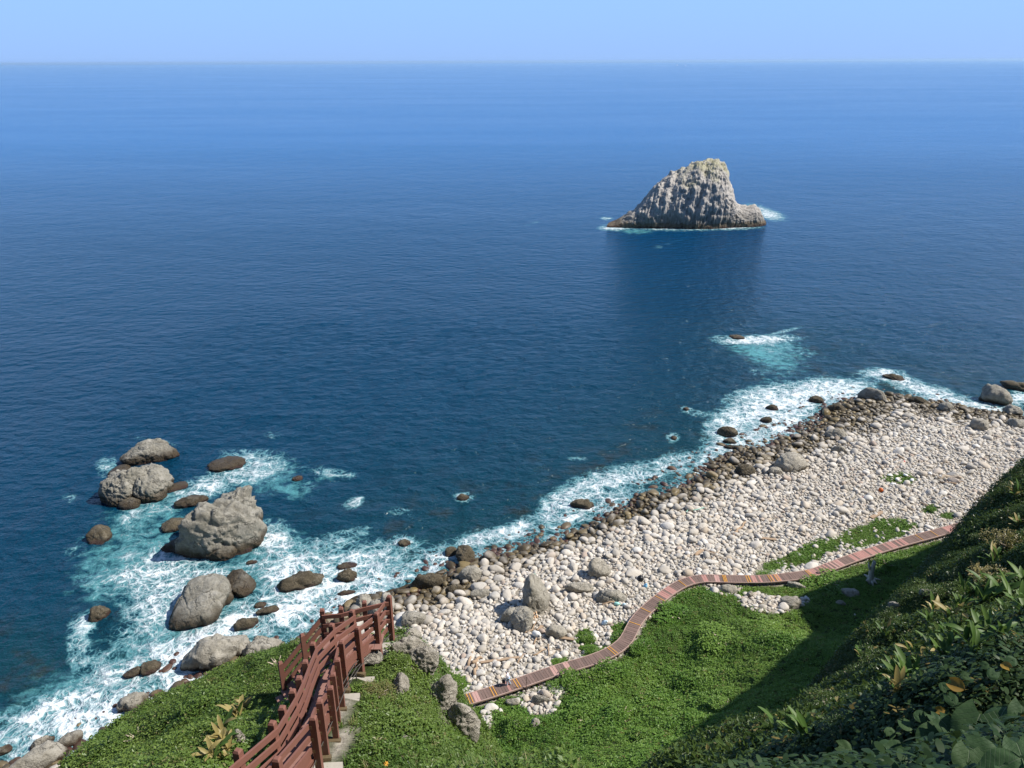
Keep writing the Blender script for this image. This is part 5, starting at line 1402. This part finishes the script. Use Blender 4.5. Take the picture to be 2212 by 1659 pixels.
# --- lance leaved plants
def lance(name, mat, seed):
    rg_ = random.Random(seed); V = []; F = []; n = 7
    bend = rg_.uniform(.25, .75); tw = rg_.uniform(-.4, .4)
    for i in range(n + 1):
        t_ = i / n; a = .9 - bend * 1.6 * t_
        x = t_ - bend * .25 * t_ * t_; z = .75 * t_ - bend * .8 * t_ * t_
        w = .105 * math.sin(math.pi * min(1, t_ * .92 + .06)) ** .8
        V += [(x, -w, z + .35 * w + tw * w * t_), (x, 0, z), (x, w, z + .35 * w - tw * w * t_)]
    for i in range(n):
        b = i * 3; F += [(b, b + 1, b + 4, b + 3), (b + 1, b + 2, b + 5, b + 4)]
    return mesh_data(name, V, F, mat, True)
LANCE = [lance("leaf", M['ginger'], 600 + i) for i in range(5)]; LANCE_DRY = [lance("leaf", M['ginger_dry'], 610 + i) for i in range(4)]
stalk = MB().tube([(0, 0, -.3), (0, 0, .35)], [.02, .012], 5).data("stalk", M['ginger'])
GIN = [(2122, 1391, 60, 0), (2086, 1405, 60, 0), (2052, 1402, 55, 0), (2148, 1300, 52, 0), (2115, 1312, 50, 0), (2186, 1312, 55, 0), (2206, 1276, 50, 0), (2019, 1336, 40, .6), (2055, 1350, 42, .7), (1971, 1427, 44, .3), (1997, 1446, 44, .8), (1961, 1483, 46, 0), (1945, 1498, 44, 0), (1928, 1522, 40, .9), (1983, 1477, 44, .1), (1863, 1427, 34, .1),
       (2153, 1398, 46, .1), (2007, 1364, 36, .3), (2036, 1388, 42, .1), (2129, 1283, 44, 0), (1685, 1592, 52, .3), (1729, 1609, 34, 0), (2187, 1078, 30, .5), (2198, 1144, 30, .6), (2146, 1222, 40, .5), (2114, 1260, 40, 1), (2085, 1300, 40, .1), (2165, 1345, 44, .1), (2070, 1330, 40, .2), (2100, 1430, 46, .05), (2205, 1340, 50, 0), (1912, 1378, 28, .3), (2040, 1440, 44, .2), (2015, 1415, 44, .1)]
GL = [(513, 1563, 46, .7), (488, 1588, 44, .7), (482, 1606, 40, .8), (473, 1634, 44, .6), (490, 1640, 44, .9), (456, 1648, 40, .6), (530, 1540, 30, .9)]
def nearest_name(px, py, L): return min(L, key=lambda q: (q[0] - px) ** 2 + (q[1] - py) ** 2)[2]
rl = random.Random(21)
def lance_plant(px, py, size, dry, label, group, lean=None):
    g = ground_px(px, py); dist = (g - CAM) @ _f; L = size * K * dist / FPX * 1.0
    L = min(max(L, .25), 1.3)
    e = empty("lance_leaved_plant", g + np.array([0, 0, .05])); tag(e, label, "plant", group)
    for j in range(rl.randint(11, 15)):
        m = rl.choice(LANCE_DRY) if rl.random() < dry else rl.choice(LANCE)
        o = link("leaf", m, e, (rl.uniform(-.22, .22) * L, rl.uniform(-.22, .22) * L, rl.uniform(.05, .55) * L), (rl.uniform(-.3, .3), rl.uniform(-.75, .15), rl.uniform(0, 6.283)), L * rl.uniform(.7, 1.15))
        if m in LANCE_DRY: o['label'] = "dry yellow leaf"
    link("stalk", stalk, e, None, None, L)
    return e
ROWN = ["at the right end of the middle row", "in the middle row", "in the middle row, left of its tall clump", "in the upper row", "in the upper row, left part", "in the upper row, right part", "in the upper row by the right edge"]
def place_word(px, py):
    v = "skyline" if py < 1180 else "upper" if py < 1330 else "middle" if py < 1440 else "lower"
    return v
LB = [(2172, 1185, "the light green hillside bush"), (2150, 1260, "the shaded hillside bush"), (2030, 1290, "the sunlit edge bush"), (1985, 1380, "the bush above the lance leaved row"), (2090, 1365, "the bush between the rows"), (2170, 1375, "the bush with pale tips"), (1900, 1440, "the round brow bush"), (1700, 1600, "the fan plant's bush"), (2205, 1410, "the bush cut by the right edge"), (2090, 1490, "the big yellow leaf")]
seen_l = {}
for (px, py, s_, dry) in GIN:
    k_ = min(LB, key=lambda q: math.hypot(q[0] - px, q[1] - py)); ax, ay = px - k_[0], py - k_[1]
    sd_ = ("right of" if ax > 0 else "left of") if abs(ax) > abs(ay) else ("just under" if ay > 0 else "just over")
    kind_ = "mostly dry yellow" if dry >= .6 else "half yellowed" if dry >= .3 else "glossy green"
    lab = "%s lance leaved plant, %s %s" % (kind_, sd_, k_[2])
    if px == 1685: lab = "fan shaped palm like plant with pale stalks near the bottom of the hillside"
    seen_l[lab] = seen_l.get(lab, 0) + 1
    if seen_l[lab] > 1: lab += [", farther out", ", third one out", ", fourth one out"][seen_l[lab] - 2]
    lance_plant(px, py, s_, dry, lab, "lance leaved plants on the right hillside")
for (px, py, s_, dry), lab in zip(GL, ["yellow lance leaved plant behind the mossy stone by the lower railing", "yellow lance leaved plant left of the mossy stone", "dry leaved plant under the mossy stone, left of the railing", "half yellow plant left of the lower railing's rail", "bright yellow leaf plant between the two railings", "yellowing plant at the foot of the lower railing", "pale dry plant above the mossy stone"]):
    lance_plant(px, py, s_, dry, lab, "yellowing plants by the lower railing")

# --- broad leaved vine close to the camera
def heart(name, mat, seed):
    rg_ = random.Random(seed); V = []; F = []; nr, nc = 11, 8; cup = rg_.uniform(-.2, .3)
    for i in range(nr + 1):
        t_ = i / nr
        w = .56 * math.sin(math.pi * min(1, .14 + .86 * t_) ** 1.12) ** .62 if t_ < 1 else .0
        for j in range(nc + 1):
            q = j / nc * 2 - 1
            y = t_ - .30 * abs(q) ** 1.4 * (1 - t_) ** 2 * 1.0 - .5
            V.append((q * w, y, .10 * abs(q) * w + cup * q * q * w - .22 * (t_ - .4) ** 2 + .018 * math.sin(9 * t_ + 5 * abs(q)) ))
    for i in range(nr):
        for j in range(nc):
            c = i * (nc + 1) + j; F.append((c, c + 1, c + nc + 2, c + nc + 1))
    return mesh_data(name, V, F, mat, True)
HEART = [heart("leaf", M['broad'], 620 + i) for i in range(4)]; HEART_Y = heart("leaf", M['yellow_leaf'], 630)
def z6(x, y): return 1755.6 + x * .2394, 1261.8 + y * .2394
BROAD = [("broad leaved vine with the largest dull green leaves in the bottom right corner", [(1450, 1330, 310, 0), (1690, 1200, 240, 0), (1830, 1330, 300, 0), (1880, 1200, 180, 0), (1640, 1420, 260, 0), (1800, 1480, 260, 0), (1560, 1560, 240, 0), (1750, 1620, 240, 0), (1890, 1560, 220, 0)]),
         ("broad leaved vine with a pale round leaf left of the bottom right corner", [(1060, 1410, 220, 0), (1220, 1290, 150, 0), (810, 1560, 220, 0), (1060, 1620, 260, 0), (1230, 1560, 200, 0), (1330, 1420, 160, 0), (930, 1480, 120, 0), (1400, 1620, 220, 0)]),
         ("shaded broad leaved seedling under the sunlit yellow plant", [(850, 1280, 100, 0), (960, 1190, 90, 0), (700, 1330, 80, 0), (1110, 1220, 90, 0), (620, 1480, 110, 0), (300, 1480, 110, 0)]),
         ("creeping plant with one big mottled yellow leaf on the shaded hillside", [(1310, 920, 105, 1), (1180, 920, 70, 0), (1160, 1140, 60, 1), (1370, 830, 60, 0), (1260, 1050, 90, 0)]),
         ("creeping plant with an orange tipped leaf at the end of the sunny row", [(1735, 735, 66, 1), (1620, 820, 80, 0), (1560, 730, 60, 0), (1800, 690, 80, 0)])]
rh = random.Random(33)
for lab, leaves in BROAD:
    gp = [np.array(ground_px(*z6(a, b))) for a, b, c, d in leaves]
    e = empty("broad_leaved_vine", gp[0]); tag(e, lab, "vine", "broad leaved vines near the camera"); pts = []
    for (a, b, c, y_), g in zip(leaves, gp):
        v = ray(*z6(a, b)); v /= np.linalg.norm(v); dd = np.linalg.norm(g - CAM)
        lift = min(.5, dd * .12); q = CAM + v * (dd - lift)
        sz = c * .2394 * K * (dd - lift) / FPX * 1.05
        nn = Vector(-v) * .75 + Vector((rh.gauss(0, .22), rh.gauss(0, .22), .55 + rh.gauss(0, .15))); nn.normalize()
        yd = Vector((rh.gauss(.2, .8), rh.gauss(.3, .6), -.8)); yd = (yd - nn * yd.dot(nn)).normalized(); xd = yd.cross(nn)
        o = link("leaf", HEART_Y if y_ else rh.choice(HEART), e, q - gp[0], Matrix((xd, yd, nn)).transposed().to_euler(), sz * .85)
        if y_: o['label'] = "mottled yellow leaf"
        pts.append(q - gp[0])
    mb = MB()
    for p_, g in zip(pts, gp): mb.tube([p_, (p_ + (g - gp[0])) / 2 + np.array([0, .03, -.02]), g - gp[0] - np.array([0, 0, .1])], [.006, .008, .01], 5)
    mb.build("stem", M['broad'], e)

# --- daisies by the bottom edge
def daisy(px, py, white, lab):
    g = ground_px(px, py); s = .045; dn = np.linalg.norm(g - CAM); g = g + (CAM - g) / dn * .35
    e = empty("wild_flower", g, (.5, 0, 0)); tag(e, lab, "flower")
    pm = plain("petal_white" if white else "petal_orange", (.8, .8, .76) if white else (.75, .36, .05), .6, .05)
    pet = mesh_data("petal", [(0, -.006, 0), (s * .8, -.017, .008), (s * 1.5, 0, 0), (s * .8, .017, .008), (0, .006, 0)], [(0, 1, 2, 3, 4)], pm)
    for i in range(7): link("petal", pet, e, (0, 0, .002 * (i % 2)), (0, 0, i * 6.283 / 7))
    v, f = ico(1); link("flower_centre", mesh_data("flower_centre", v * np.array([.016, .016, .01]), f, plain("pollen", (.7, .4, .02), .8), True), e)
    MB().tube([(0, 0, 0), (0, -.05, -.2), (0, -.02, -.55)], [.004, .004, .005], 5).build("stem", M['grass'], e)
daisy(880, 1648, True, "white wild daisy at the bottom edge right of the stairs")
daisy(834, 1650, False, "orange yellow wild flower at the bottom edge beside the stairs")
# ------------------------------------------------------------------ rocks on the bluff and the slope
def near_rock(bx, hr, seed, lab, mat='cliff_rock', name="cliff_rock", **kw):
    g = ground_px((bx[0] + bx[2]) / 2, bx[3])
    rock_obj(name, [lobe(bx, hr, seed, base=g, **({'sub': 5, 'rough': .16, 'sharp': 10, 'crag': .08, 'dr': .8} | kw))], M[mat], lab, "rock", "rocks on the bluff and slope")
near_rock((842, 1370, 930, 1425), .5, 701, "pale tan rock at the rim of the bluff right of the stair head")
near_rock((885, 1385, 950, 1462), .9, 702, "steep grey rock face on the right rim of the bluff, upper one")
near_rock((925, 1455, 992, 1540), 1.1, 703, "tall craggy rock on the right rim of the bluff, above the boardwalk's left end")
near_rock((958, 1515, 1038, 1598), 1.0, 704, "lowest craggy rock of the bluff's right rim")
near_rock((850, 1445, 885, 1500), .8, 705, "small grey rock poking out of the scrub right of the stairs")
near_rock((868, 1585, 886, 1607), .8, 706, "little grey stone in the scrub at the bottom right of the stairs")
near_rock((506, 1569, 530, 1612), 1.5, 707, "mossy grey stone leaning on the lower railing", yaw=.4)
near_rock((700, 1398, 740, 1425), .5, 708, "rough rock under the landing of the stairs")
near_rock((770, 1400, 830, 1440), .4, 709, "tan rock beside the upper right railing posts")
for i, (bx, hr, lab, m) in enumerate([((1092, 1509, 1122, 1527), .5, "white block shaped stone below the boardwalk", 'cliff_rock'), ((1148, 1502, 1192, 1522), .4, "grey flat stone of the heap below the boardwalk", 'cliff_rock'), ((1146, 1550, 1166, 1572), .8, "tan upright stone at the low end of the heap below the boardwalk", 'cliff_rock'),
        ((1050, 1560, 1062, 1580), 1.4, "grey pointed stone at the foot of the bluff", 'cliff_rock'), ((1108, 1555, 1118, 1580), 1.6, "thin standing stone on the lower slope", 'cliff_rock'), ((1612, 1276, 1626, 1291), .8, "grey cube shaped stone in the bare patch of the slope", 'cliff_rock'), ((1684, 1289, 1728, 1318), .45, "craggy rock at the right end of the bare patch", 'cliff_rock'),
        ((1815, 1268, 1852, 1290), .3, "long pale rock lying in the shaded hollow", 'cliff_rock'), ((1805, 1298, 1826, 1308), .5, "small pale rock in the shaded hollow", 'cliff_rock'), ((1918, 1302, 1945, 1314), .5, "grey rock in the shaded hollow by the hillside's foot", 'cliff_rock'), ((1985, 1272, 2020, 1290), .45, "grey boulder in the shade at the hillside's foot", 'cliff_rock'), ((1548, 1260, 1592, 1282), .3, "rough bank of pale rock under the boardwalk", 'cliff_rock'), ((1700, 1258, 1740, 1272), .3, "flat pale rock beside the boardwalk left of the shadow tip", 'cliff_rock')]):
    near_rock(bx, hr, 720 + i, lab, m, "slope_rock", sub=4, dr=1.0)

# ------------------------------------------------------------------ dead tree on the slope
def z8p(x, y): return 1755.6 + x * .2063, 1069.8 + y * .2063
g = ground_px(*z8p(602, 912)); dist = (g - CAM) @ _f
tree = empty("dead_tree", g); tag(tree, "bleached dead tree stump with two stubby arms beside the bush", "dead tree")
rt, aw = view_basis(g); up = np.array([0, 0, 1.0])
def tp(x, y, a=0.0):
    sc_ = .2063 * K * dist / FPX; el = math.asin(min(.99, (CAM[2] - g[2]) / np.linalg.norm(CAM - g)))
    return rt * ((x - 602) * sc_) + up * ((912 - y) * sc_ / math.cos(el)) + aw * a
MB().tube([tp(604, 930), tp(600, 860), tp(590, 800), tp(598, 745), tp(592, 688)], [.45, .36, .30, .26, .08], 9).build("trunk", M['dead_wood'], tree, True)
MB().tube([tp(590, 790), tp(565, 755, -.2), tp(548, 705, -.3)], [.22, .17, .06], 8).build("branch", M['dead_wood'], tree, True)
MB().tube([tp(598, 745), tp(612, 720, .2), tp(603, 700, .3)], [.14, .1, .05], 7).build("branch", M['dead_wood'], tree, True)
for i, (x, y, a, r_) in enumerate([(668, 880, -.5, .16), (690, 862, .2, .12), (560, 890, -.3, .2), (530, 862, .4, .14), (640, 905, -.8, .16)]):
    MB().tube([tp(602, 880), tp((602 + x) / 2, (870 + y) / 2, a * .4), tp(x, y + 6, a)], [.3, r_ * 1.1, .05], 7).build("root", M['dead_wood'], tree, True)

# ------------------------------------------------------------------ driftwood
def beach_pt(px, py, h=.25):
    p = np.array(ground_px(px, py)); p[2] += h; return p
def r7(x, y): return 987.5 + x * .3055, 1152 + y * .3055
def r6(x, y): return 1426 + x * .3552, 658 + y * .3552
def log(pts, r_, lab, mat='wood', name="driftwood", conv=r7, sq=False):
    P = [beach_pt(*conv(*q)) for q in pts]
    c = np.mean(P, 0); mb = MB()
    if sq: mb.beam(P[0] - c, P[-1] - c, r_ * 3.2, r_ * .9)
    else:
        Q = []
        for a, b in zip(P[:-1], P[1:]):
            for t_ in (0, .33, .66): Q.append(a + (b - a) * t_ - c + RNG.normal(0, r_ * .5, 3))
        Q.append(P[-1] - c)
        mb.tube(Q, [r_ * (1.1 - .5 * i / len(Q)) for i in range(len(Q))], 8)
    o = mb.build(name, M[mat], None, not sq); o.location = c
    return tag(o, lab, "driftwood", "driftwood on the beach")
log([(84, 950), (108, 850)], .16, "short thick brown log lying upright in view left of the person, leftmost")
log([(108, 935), (140, 900), (175, 895)], .2, "crooked brown log with a bend, left of the person")
log([(120, 1015), (132, 930)], .18, "dark straight log standing beside the crooked one")
log([(165, 925), (300, 910), (440, 888)], .10, "long thin plank of driftwood running right from the crooked log", sq=True)
log([(425, 930), (468, 868)], .09, "thin stick leaning behind the person")
log([(540, 880), (625, 830)], .09, "thin stick pointing at the two beach bushes")
log([(540, 795), (560, 740), (552, 690)], .1, "broken branch next to the white jug")
log([(575, 700), (600, 665)], .12, "short plank below the pyramid rock", sq=True)
log([(480, 720), (530, 690), (560, 640)], .08, "thin curved branch at the foot of the pyramid rock")
log([(1025, 512), (1112, 492)], .1, "straight tan pole left of the boardwalk bend")
log([(1112, 480), (1100, 520)], .08, "dark short stick at the end of the tan pole")
log([(725, 748), (825, 762)], .12, "brown beam left of the beach bush", sq=True)
log([(640, 800), (648, 875)], .09, "upright stick between the jug and the boardwalk")
log([(690, 830), (760, 850)], .07, "thin stick close to the boardwalk above the pale plank")
log([(1680, 165), (1735, 128)], .14, "tan board sticking up left of the branch pile", sq=True)
log([(1740, 125), (1820, 165), (1895, 205)], .13, "dark branch pile's longest branch beyond the boardwalk", 'grey_wood')
log([(1760, 150), (1850, 150)], .08, "thin branch of the dark branch pile", 'grey_wood')
log([(1800, 200), (1850, 130)], .08, "crossing branch of the dark branch pile", 'grey_wood')
log([(1810, 170), (1900, 190), (1890, 225)], .07, "bent branch of the dark branch pile", 'grey_wood')
log([(440, 1415), (470, 1375), (520, 1330)], .2, "forked brown log in the middle of the right beach", conv=r6)
log([(395, 1395), (450, 1370)], .1, "pale stick crossing the forked log", 'grey_wood', conv=r6)
log([(210, 1535), (250, 1498), (330, 1520)], .12, "brown branch beyond the boardwalk's straight stretch", conv=r6)
log([(1690, 1058), (1755, 1052), (1825, 1062)], .34, "thick pale log lying right of the weedy patch", 'grey_wood', conv=r6)
log([(1700, 1085), (1800, 1098)], .15, "brown pole under the thick pale log", conv=r6)
log([(1740, 1075), (1840, 1085)], .1, "thin pole right under the thick pale log", conv=r6)
log([(1282, 1305), (1352, 1268)], .16, "tan board pointing up the beach above the green patch", conv=r6, sq=True)
log([(610, 1428), (705, 1438)], .14, "tan plank left of the green patch", conv=r6, sq=True)
log([(1620, 772), (1700, 752), (1800, 745)], .14, "long bleached curved pole below the square cut block", 'dead_wood', conv=r6)
log([(1438, 922), (1484, 952)], .15, "reddish brown log in the middle of the far beach", conv=r6)
log([(1310, 960), (1350, 1005)], .12, "brown stick near the weedy patch", conv=r6)
log([(1080, 985), (1200, 965)], .1, "thin pale pole across the far stones", 'dead_wood', conv=r6)
log([(1450, 1190), (1540, 1260)], .16, "dark weathered beam below the thick pale log", 'grey_wood', conv=r6)
log([(1580, 1210), (1640, 1240)], .1, "short stick right of the dark weathered beam", conv=r6)

# pallet rack with pale slats by the pyramid rock
pb = beach_pt(*r7(538, 600), .45); pal = empty("broken_pallet", pb, (.75, .1, .5)); tag(pal, "broken pallet with short pale slats leaning on the pyramid rock", "pallet")
sl = MB().box((0, 0, 0), (.13, .42, .05)).data("slat", plain("new_slat_wood", (.55, .36, .22), .8, .2))
for r_ in range(2):
    for c_ in range(4): link("slat", sl, pal, (c_ * .33 - .5, r_ * .55 - .28, 0))
MB().box((0, .28, -.06), (1.5, .09, .08)).box((0, -.28, -.06), (1.5, .09, .08)).build("frame", M['wood'], pal)

# ------------------------------------------------------------------ things washed ashore
def col(name, c, r_=.4): return plain(name, c, r_, .08)
def ball(px, py, rad, mat, lab, cat, name):
    v, f = ico(3); c = beach_pt(px, py, rad * .8)
    e = empty(name, c); tag(e, lab, cat)
    link("shell", mesh_data("shell", v * rad, f, mat, True), e)
    MB().tube([(0, -.02, rad * .9), (0, 0, rad * 1.12)], rad * .18, 8).build("lug", mat, e)
ball(*r6(1340, 1137), .36, col("float_orange", (.5, .11, .02)), "rust orange round float on the shingle below the weedy patch", "float", "fishing_float")
ball(*r7(1295, 335), .42, col("float_black", (.012, .013, .016)), "black ball shaped float on pale stones by the boardwalk bend", "float", "fishing_float")
ball(*r6(1232, 1182), .22, col("float_red", (.45, .06, .04)), "small red float left of the orange one", "float", "fishing_float")
ball(*r6(1482, 960), .2, col("float_red_b", (.5, .05, .05)), "small red float beside the reddish log on the far beach", "float", "fishing_float")
def jug(px, py, s, mat, lab, rot):
    c = beach_pt(px, py, s * .45); e = empty("plastic_bottle", c, rot); tag(e, lab, "bottle")
    V = []; F = []; prof = [(.0, .0), (.3, .0), (.33, .08), (.33, .62), (.26, .78), (.1, .88), (.1, .98)]
    mb = MB(); mb.tube([(0, 0, z * s - s * .5) for r_, z in prof], [max(r_, .02) * s for r_, z in prof], 10); mb.build("body", mat, e, True)
    MB().tube([(0, 0, .48 * s), (0, 0, .55 * s)], .12 * s, 8).build("cap", mat, e)
jug(*r7(1330, 388), .75, col("bottle_blue", (.22, .5, .72)), "light blue plastic bottle standing by the boardwalk bend", (.2, .3, 0))
jug(*r7(1132, 514), .7, col("bottle_mint", (.35, .66, .58)), "mint green plastic bottle lying left of the boardwalk", (1.3, .2, 1.0))
jug(*r7(1185, 520), .62, col("bottle_ice", (.55, .68, .72)), "pale blue bottle beside the mint green one", (1.2, .4, .3))
jug(*r7(1045, 648), .8, col("bottle_sky", (.5, .64, .75)), "pale sky blue bottle right of the beach bush", (.5, .5, .2))
jug(*r7(565, 738), 1.1, col("jug_white", (.72, .71, .67)), "big white jug among driftwood below the pyramid rock", (1.2, .3, .6))
jug(*r7(545, 302), .5, col("bottle_green", (.16, .42, .3)), "green bottle on top of the pyramid rock's seaward side", (1.2, .1, .6))
for i, (x, y, lab) in enumerate([(1395, 1045, "white foam block at the left of the weedy patch"), (1440, 1070, "white foam block in the weedy patch"), (1490, 1045, "white foam block at the right of the weedy patch"), (1415, 1100, "white foam crumb under the weedy patch"), (1530, 1075, "white foam block by the thick pale log"), (1640, 1035, "white foam block beyond the thick pale log")]):
    v, f = rock_unit(760 + i, 2, 9, 14, .03); c = beach_pt(*r6(x, y), .25)
    tag(link("foam_block", mesh_data("foam_block", v * np.array([.8, .6, .45]), f, M.setdefault('foamblock', col("polystyrene", (.78, .77, .74), .8)), True), None, c, (.2, .1, i)), lab, "foam block", "foam blocks washed ashore")
q = [beach_pt(*r6(x, y), .4) for x, y in ((158, 1275), (168, 1262), (215, 1262), (265, 1248))]
tag(MB().tube([p_ - q[0] for p_ in q], .05, 6).build("green_rope", col("rope_green", (.3, .62, .5))), "pale green rope lying across stones near the waterline", "rope").location = [float(c) for c in q[0]]

# ------------------------------------------------------------------ the person on the boardwalk
pp = on_z(1098.5, 1479.5, DECK_Z + .01)
def skinned(name, verts, edges, radii, mat, parent, root=0, sub=2):
    me = bpy.data.meshes.new(name); me.from_pydata(verts, edges, []); o = link(name, me, parent)
    o.modifiers.new("skin", 'SKIN'); me.skin_vertices[0].data[root].use_root = True
    for i, r_ in enumerate(radii): me.skin_vertices[0].data[i].radius = (r_, r_) if not hasattr(r_, '__len__') else r_
    sb = o.modifiers.new("sub", 'SUBSURF'); sb.levels = sub; sb.render_levels = sub
    me.materials.append(mat)
    return o
per = empty("person", pp, (0, 0, math.radians(160)))
tag(per, "person in a pale top and light jeans walking on the boardwalk, leaning forward", "person")
skin_m = plain("skin", (.42, .25, .18), .6, .05)
# faces +x; slightly bent forward, mid stride
J = dict(pel=(0, 0, .93), ab=(.05, 0, 1.12), ch=(.13, 0, 1.33), nk=(.2, 0, 1.47), hd=(.25, 0, 1.57), ht=(.27, 0, 1.68),
         hl=(0, .10, .90), kl=(.14, .11, .50), al=(.10, .11, .10), tl=(.26, .12, .035), hr=(0, -.10, .90), kr=(.02, -.11, .48), ar=(-.20, -.11, .13), tr=(-.06, -.12, .035),
         sl=(.13, .19, 1.38), el=(.10, .25, 1.12), wl=(.26, .22, .92), pl=(.30, .21, .85), sr=(.13, -.19, 1.38), er=(.06, -.26, 1.12), wr=(.20, -.24, .90), pr=(.24, -.23, .83))
ks = list(J); E = [('pel', 'ab'), ('ab', 'ch'), ('ch', 'nk'), ('nk', 'hd'), ('hd', 'ht'), ('pel', 'hl'), ('hl', 'kl'), ('kl', 'al'), ('al', 'tl'), ('pel', 'hr'), ('hr', 'kr'), ('kr', 'ar'), ('ar', 'tr'), ('ch', 'sl'), ('sl', 'el'), ('el', 'wl'), ('wl', 'pl'), ('ch', 'sr'), ('sr', 'er'), ('er', 'wr'), ('wr', 'pr')]
R_ = dict(pel=.13, ab=.125, ch=.14, nk=.055, hd=.095, ht=.075, hl=.09, kl=.058, al=.04, tl=.035, hr=.09, kr=.058, ar=.04, tr=.035, sl=.06, el=.042, wl=.03, pl=.03, sr=.06, er=.042, wr=.03, pr=.03)
skinned("body", [J[k_] for k_ in ks], [(ks.index(a), ks.index(b)) for a, b in E], [R_[k_] for k_ in ks], skin_m, per)
def cloth(name, sel, edges, grow, mat):
    skinned(name, [J[k_] for k_ in sel], [(sel.index(a), sel.index(b)) for a, b in edges], [R_[k_] + grow for k_ in sel], mat, per)
cloth("shirt", ['ch', 'ab', 'pel', 'nk', 'sl', 'el', 'wl', 'sr', 'er', 'wr'], [('ch', 'ab'), ('ab', 'pel'), ('ch', 'nk'), ('ch', 'sl'), ('sl', 'el'), ('el', 'wl'), ('ch', 'sr'), ('sr', 'er'), ('er', 'wr')], .022, plain("pale_shirt", (.62, .60, .68), .8, .1))
cloth("trousers", ['pel', 'hl', 'kl', 'al', 'hr', 'kr', 'ar'], [('pel', 'hl'), ('hl', 'kl'), ('kl', 'al'), ('pel', 'hr'), ('hr', 'kr'), ('kr', 'ar')], .02, plain("light_jeans", (.30, .40, .52), .8, .15))
for a, b in (('al', 'tl'), ('ar', 'tr')):
    A, B = Vector(J[a]), Vector(J[b])
    MB().tube([A + Vector((-.04, 0, -.03)), (A + B) / 2 + Vector((0, 0, -.02)), B], [.055, .055, .035], 8).build("shoe", plain("pale_shoe", (.6, .55, .52), .7), per, True)
v, f = ico(3); hv = v * np.array([.115, .10, .125]); hv = hv[:]; 
link("hair", mesh_data("hair", np.where((hv[:, :1] > .05) & (hv[:, 2:] < .03), hv * .72, hv), f, plain("grey_hair", (.30, .27, .27), .8), True), per, (.245, 0, 1.64))
mb = MB().box((.42, .3, .62), (.34, .2, .42)); hb = mb.build("shopping_bag", plain("navy_bag", (.012, .014, .028), .6))
hb.matrix_world = Matrix.Translation(Vector(pp)) @ Matrix.Rotation(math.radians(160), 4, 'Z')
tag(hb, "dark navy bag carried at the person's side", "bag")
bv = hb.modifiers.new("bevel", 'BEVEL'); bv.width = .05; bv.segments = 2

# ------------------------------------------------------------------ boats on the horizon
hull_m = plain("white_hull", (.8, .8, .8), .4, .03)
def boat(px, py, L, lab):
    c = on_z(px, py, 0); e = empty("boat", c, (0, 0, .3)); tag(e, lab, "boat", "white boats near the horizon")
    mb = MB(); V = []
    for x, w, z0 in ((-.5, .11, .02), (.1, .13, 0), (.38, .08, .03), (.52, .005, .1)):
        V += [(x * L, -w * L, .13 * L + z0 * L * .4), (x * L, w * L, .13 * L + z0 * L * .4), (x * L, w * .5 * L, -.03 * L), (x * L, -w * .5 * L, -.03 * L)]
    F = [(0, 1, 2, 3), (15, 14, 13, 12)]
    for i in range(3):
        for k_ in range(4): F.append((i * 4 + k_, i * 4 + 4 + k_, i * 4 + 4 + (k_ + 1) % 4, i * 4 + (k_ + 1) % 4))
    mb.add(V, F).build("hull", hull_m, e)
    MB().box((-.12 * L, 0, .22 * L), (.36 * L, .17 * L, .18 * L)).build("cabin", hull_m, e)
    MB().tube([(.0, 0, .3 * L), (.0, 0, .55 * L)], .012 * L, 6).build("mast", hull_m, e)
boat(2134, 134, 34, "white boat near the horizon at the far right")
boat(1463, 141.5, 30, "white boat near the horizon above the sea stack, left of two")
boat(1481, 142.5, 22, "smaller white boat right of the one above the sea stack")
print("script", time.time() - T0)
# ------------------------------------------------------------------ sea air
hz = MB().box((0, 30800, 40), (150000, 62800, 94))
t = NT("sea_air")
pv = t.n("ShaderNodeVolumePrincipled")
pv.inputs['Color'].default_value = (0.50, 0.74, 1.0, 1); pv.inputs['Density'].default_value = 2.0e-5; pv.inputs['Anisotropy'].default_value = 0.2
t.t.links.new(pv.outputs[0], t.out.inputs['Volume'])
haze = hz.build("haze", t.m)
tag(haze, "thin blue sea haze over the water", kind='stuff')
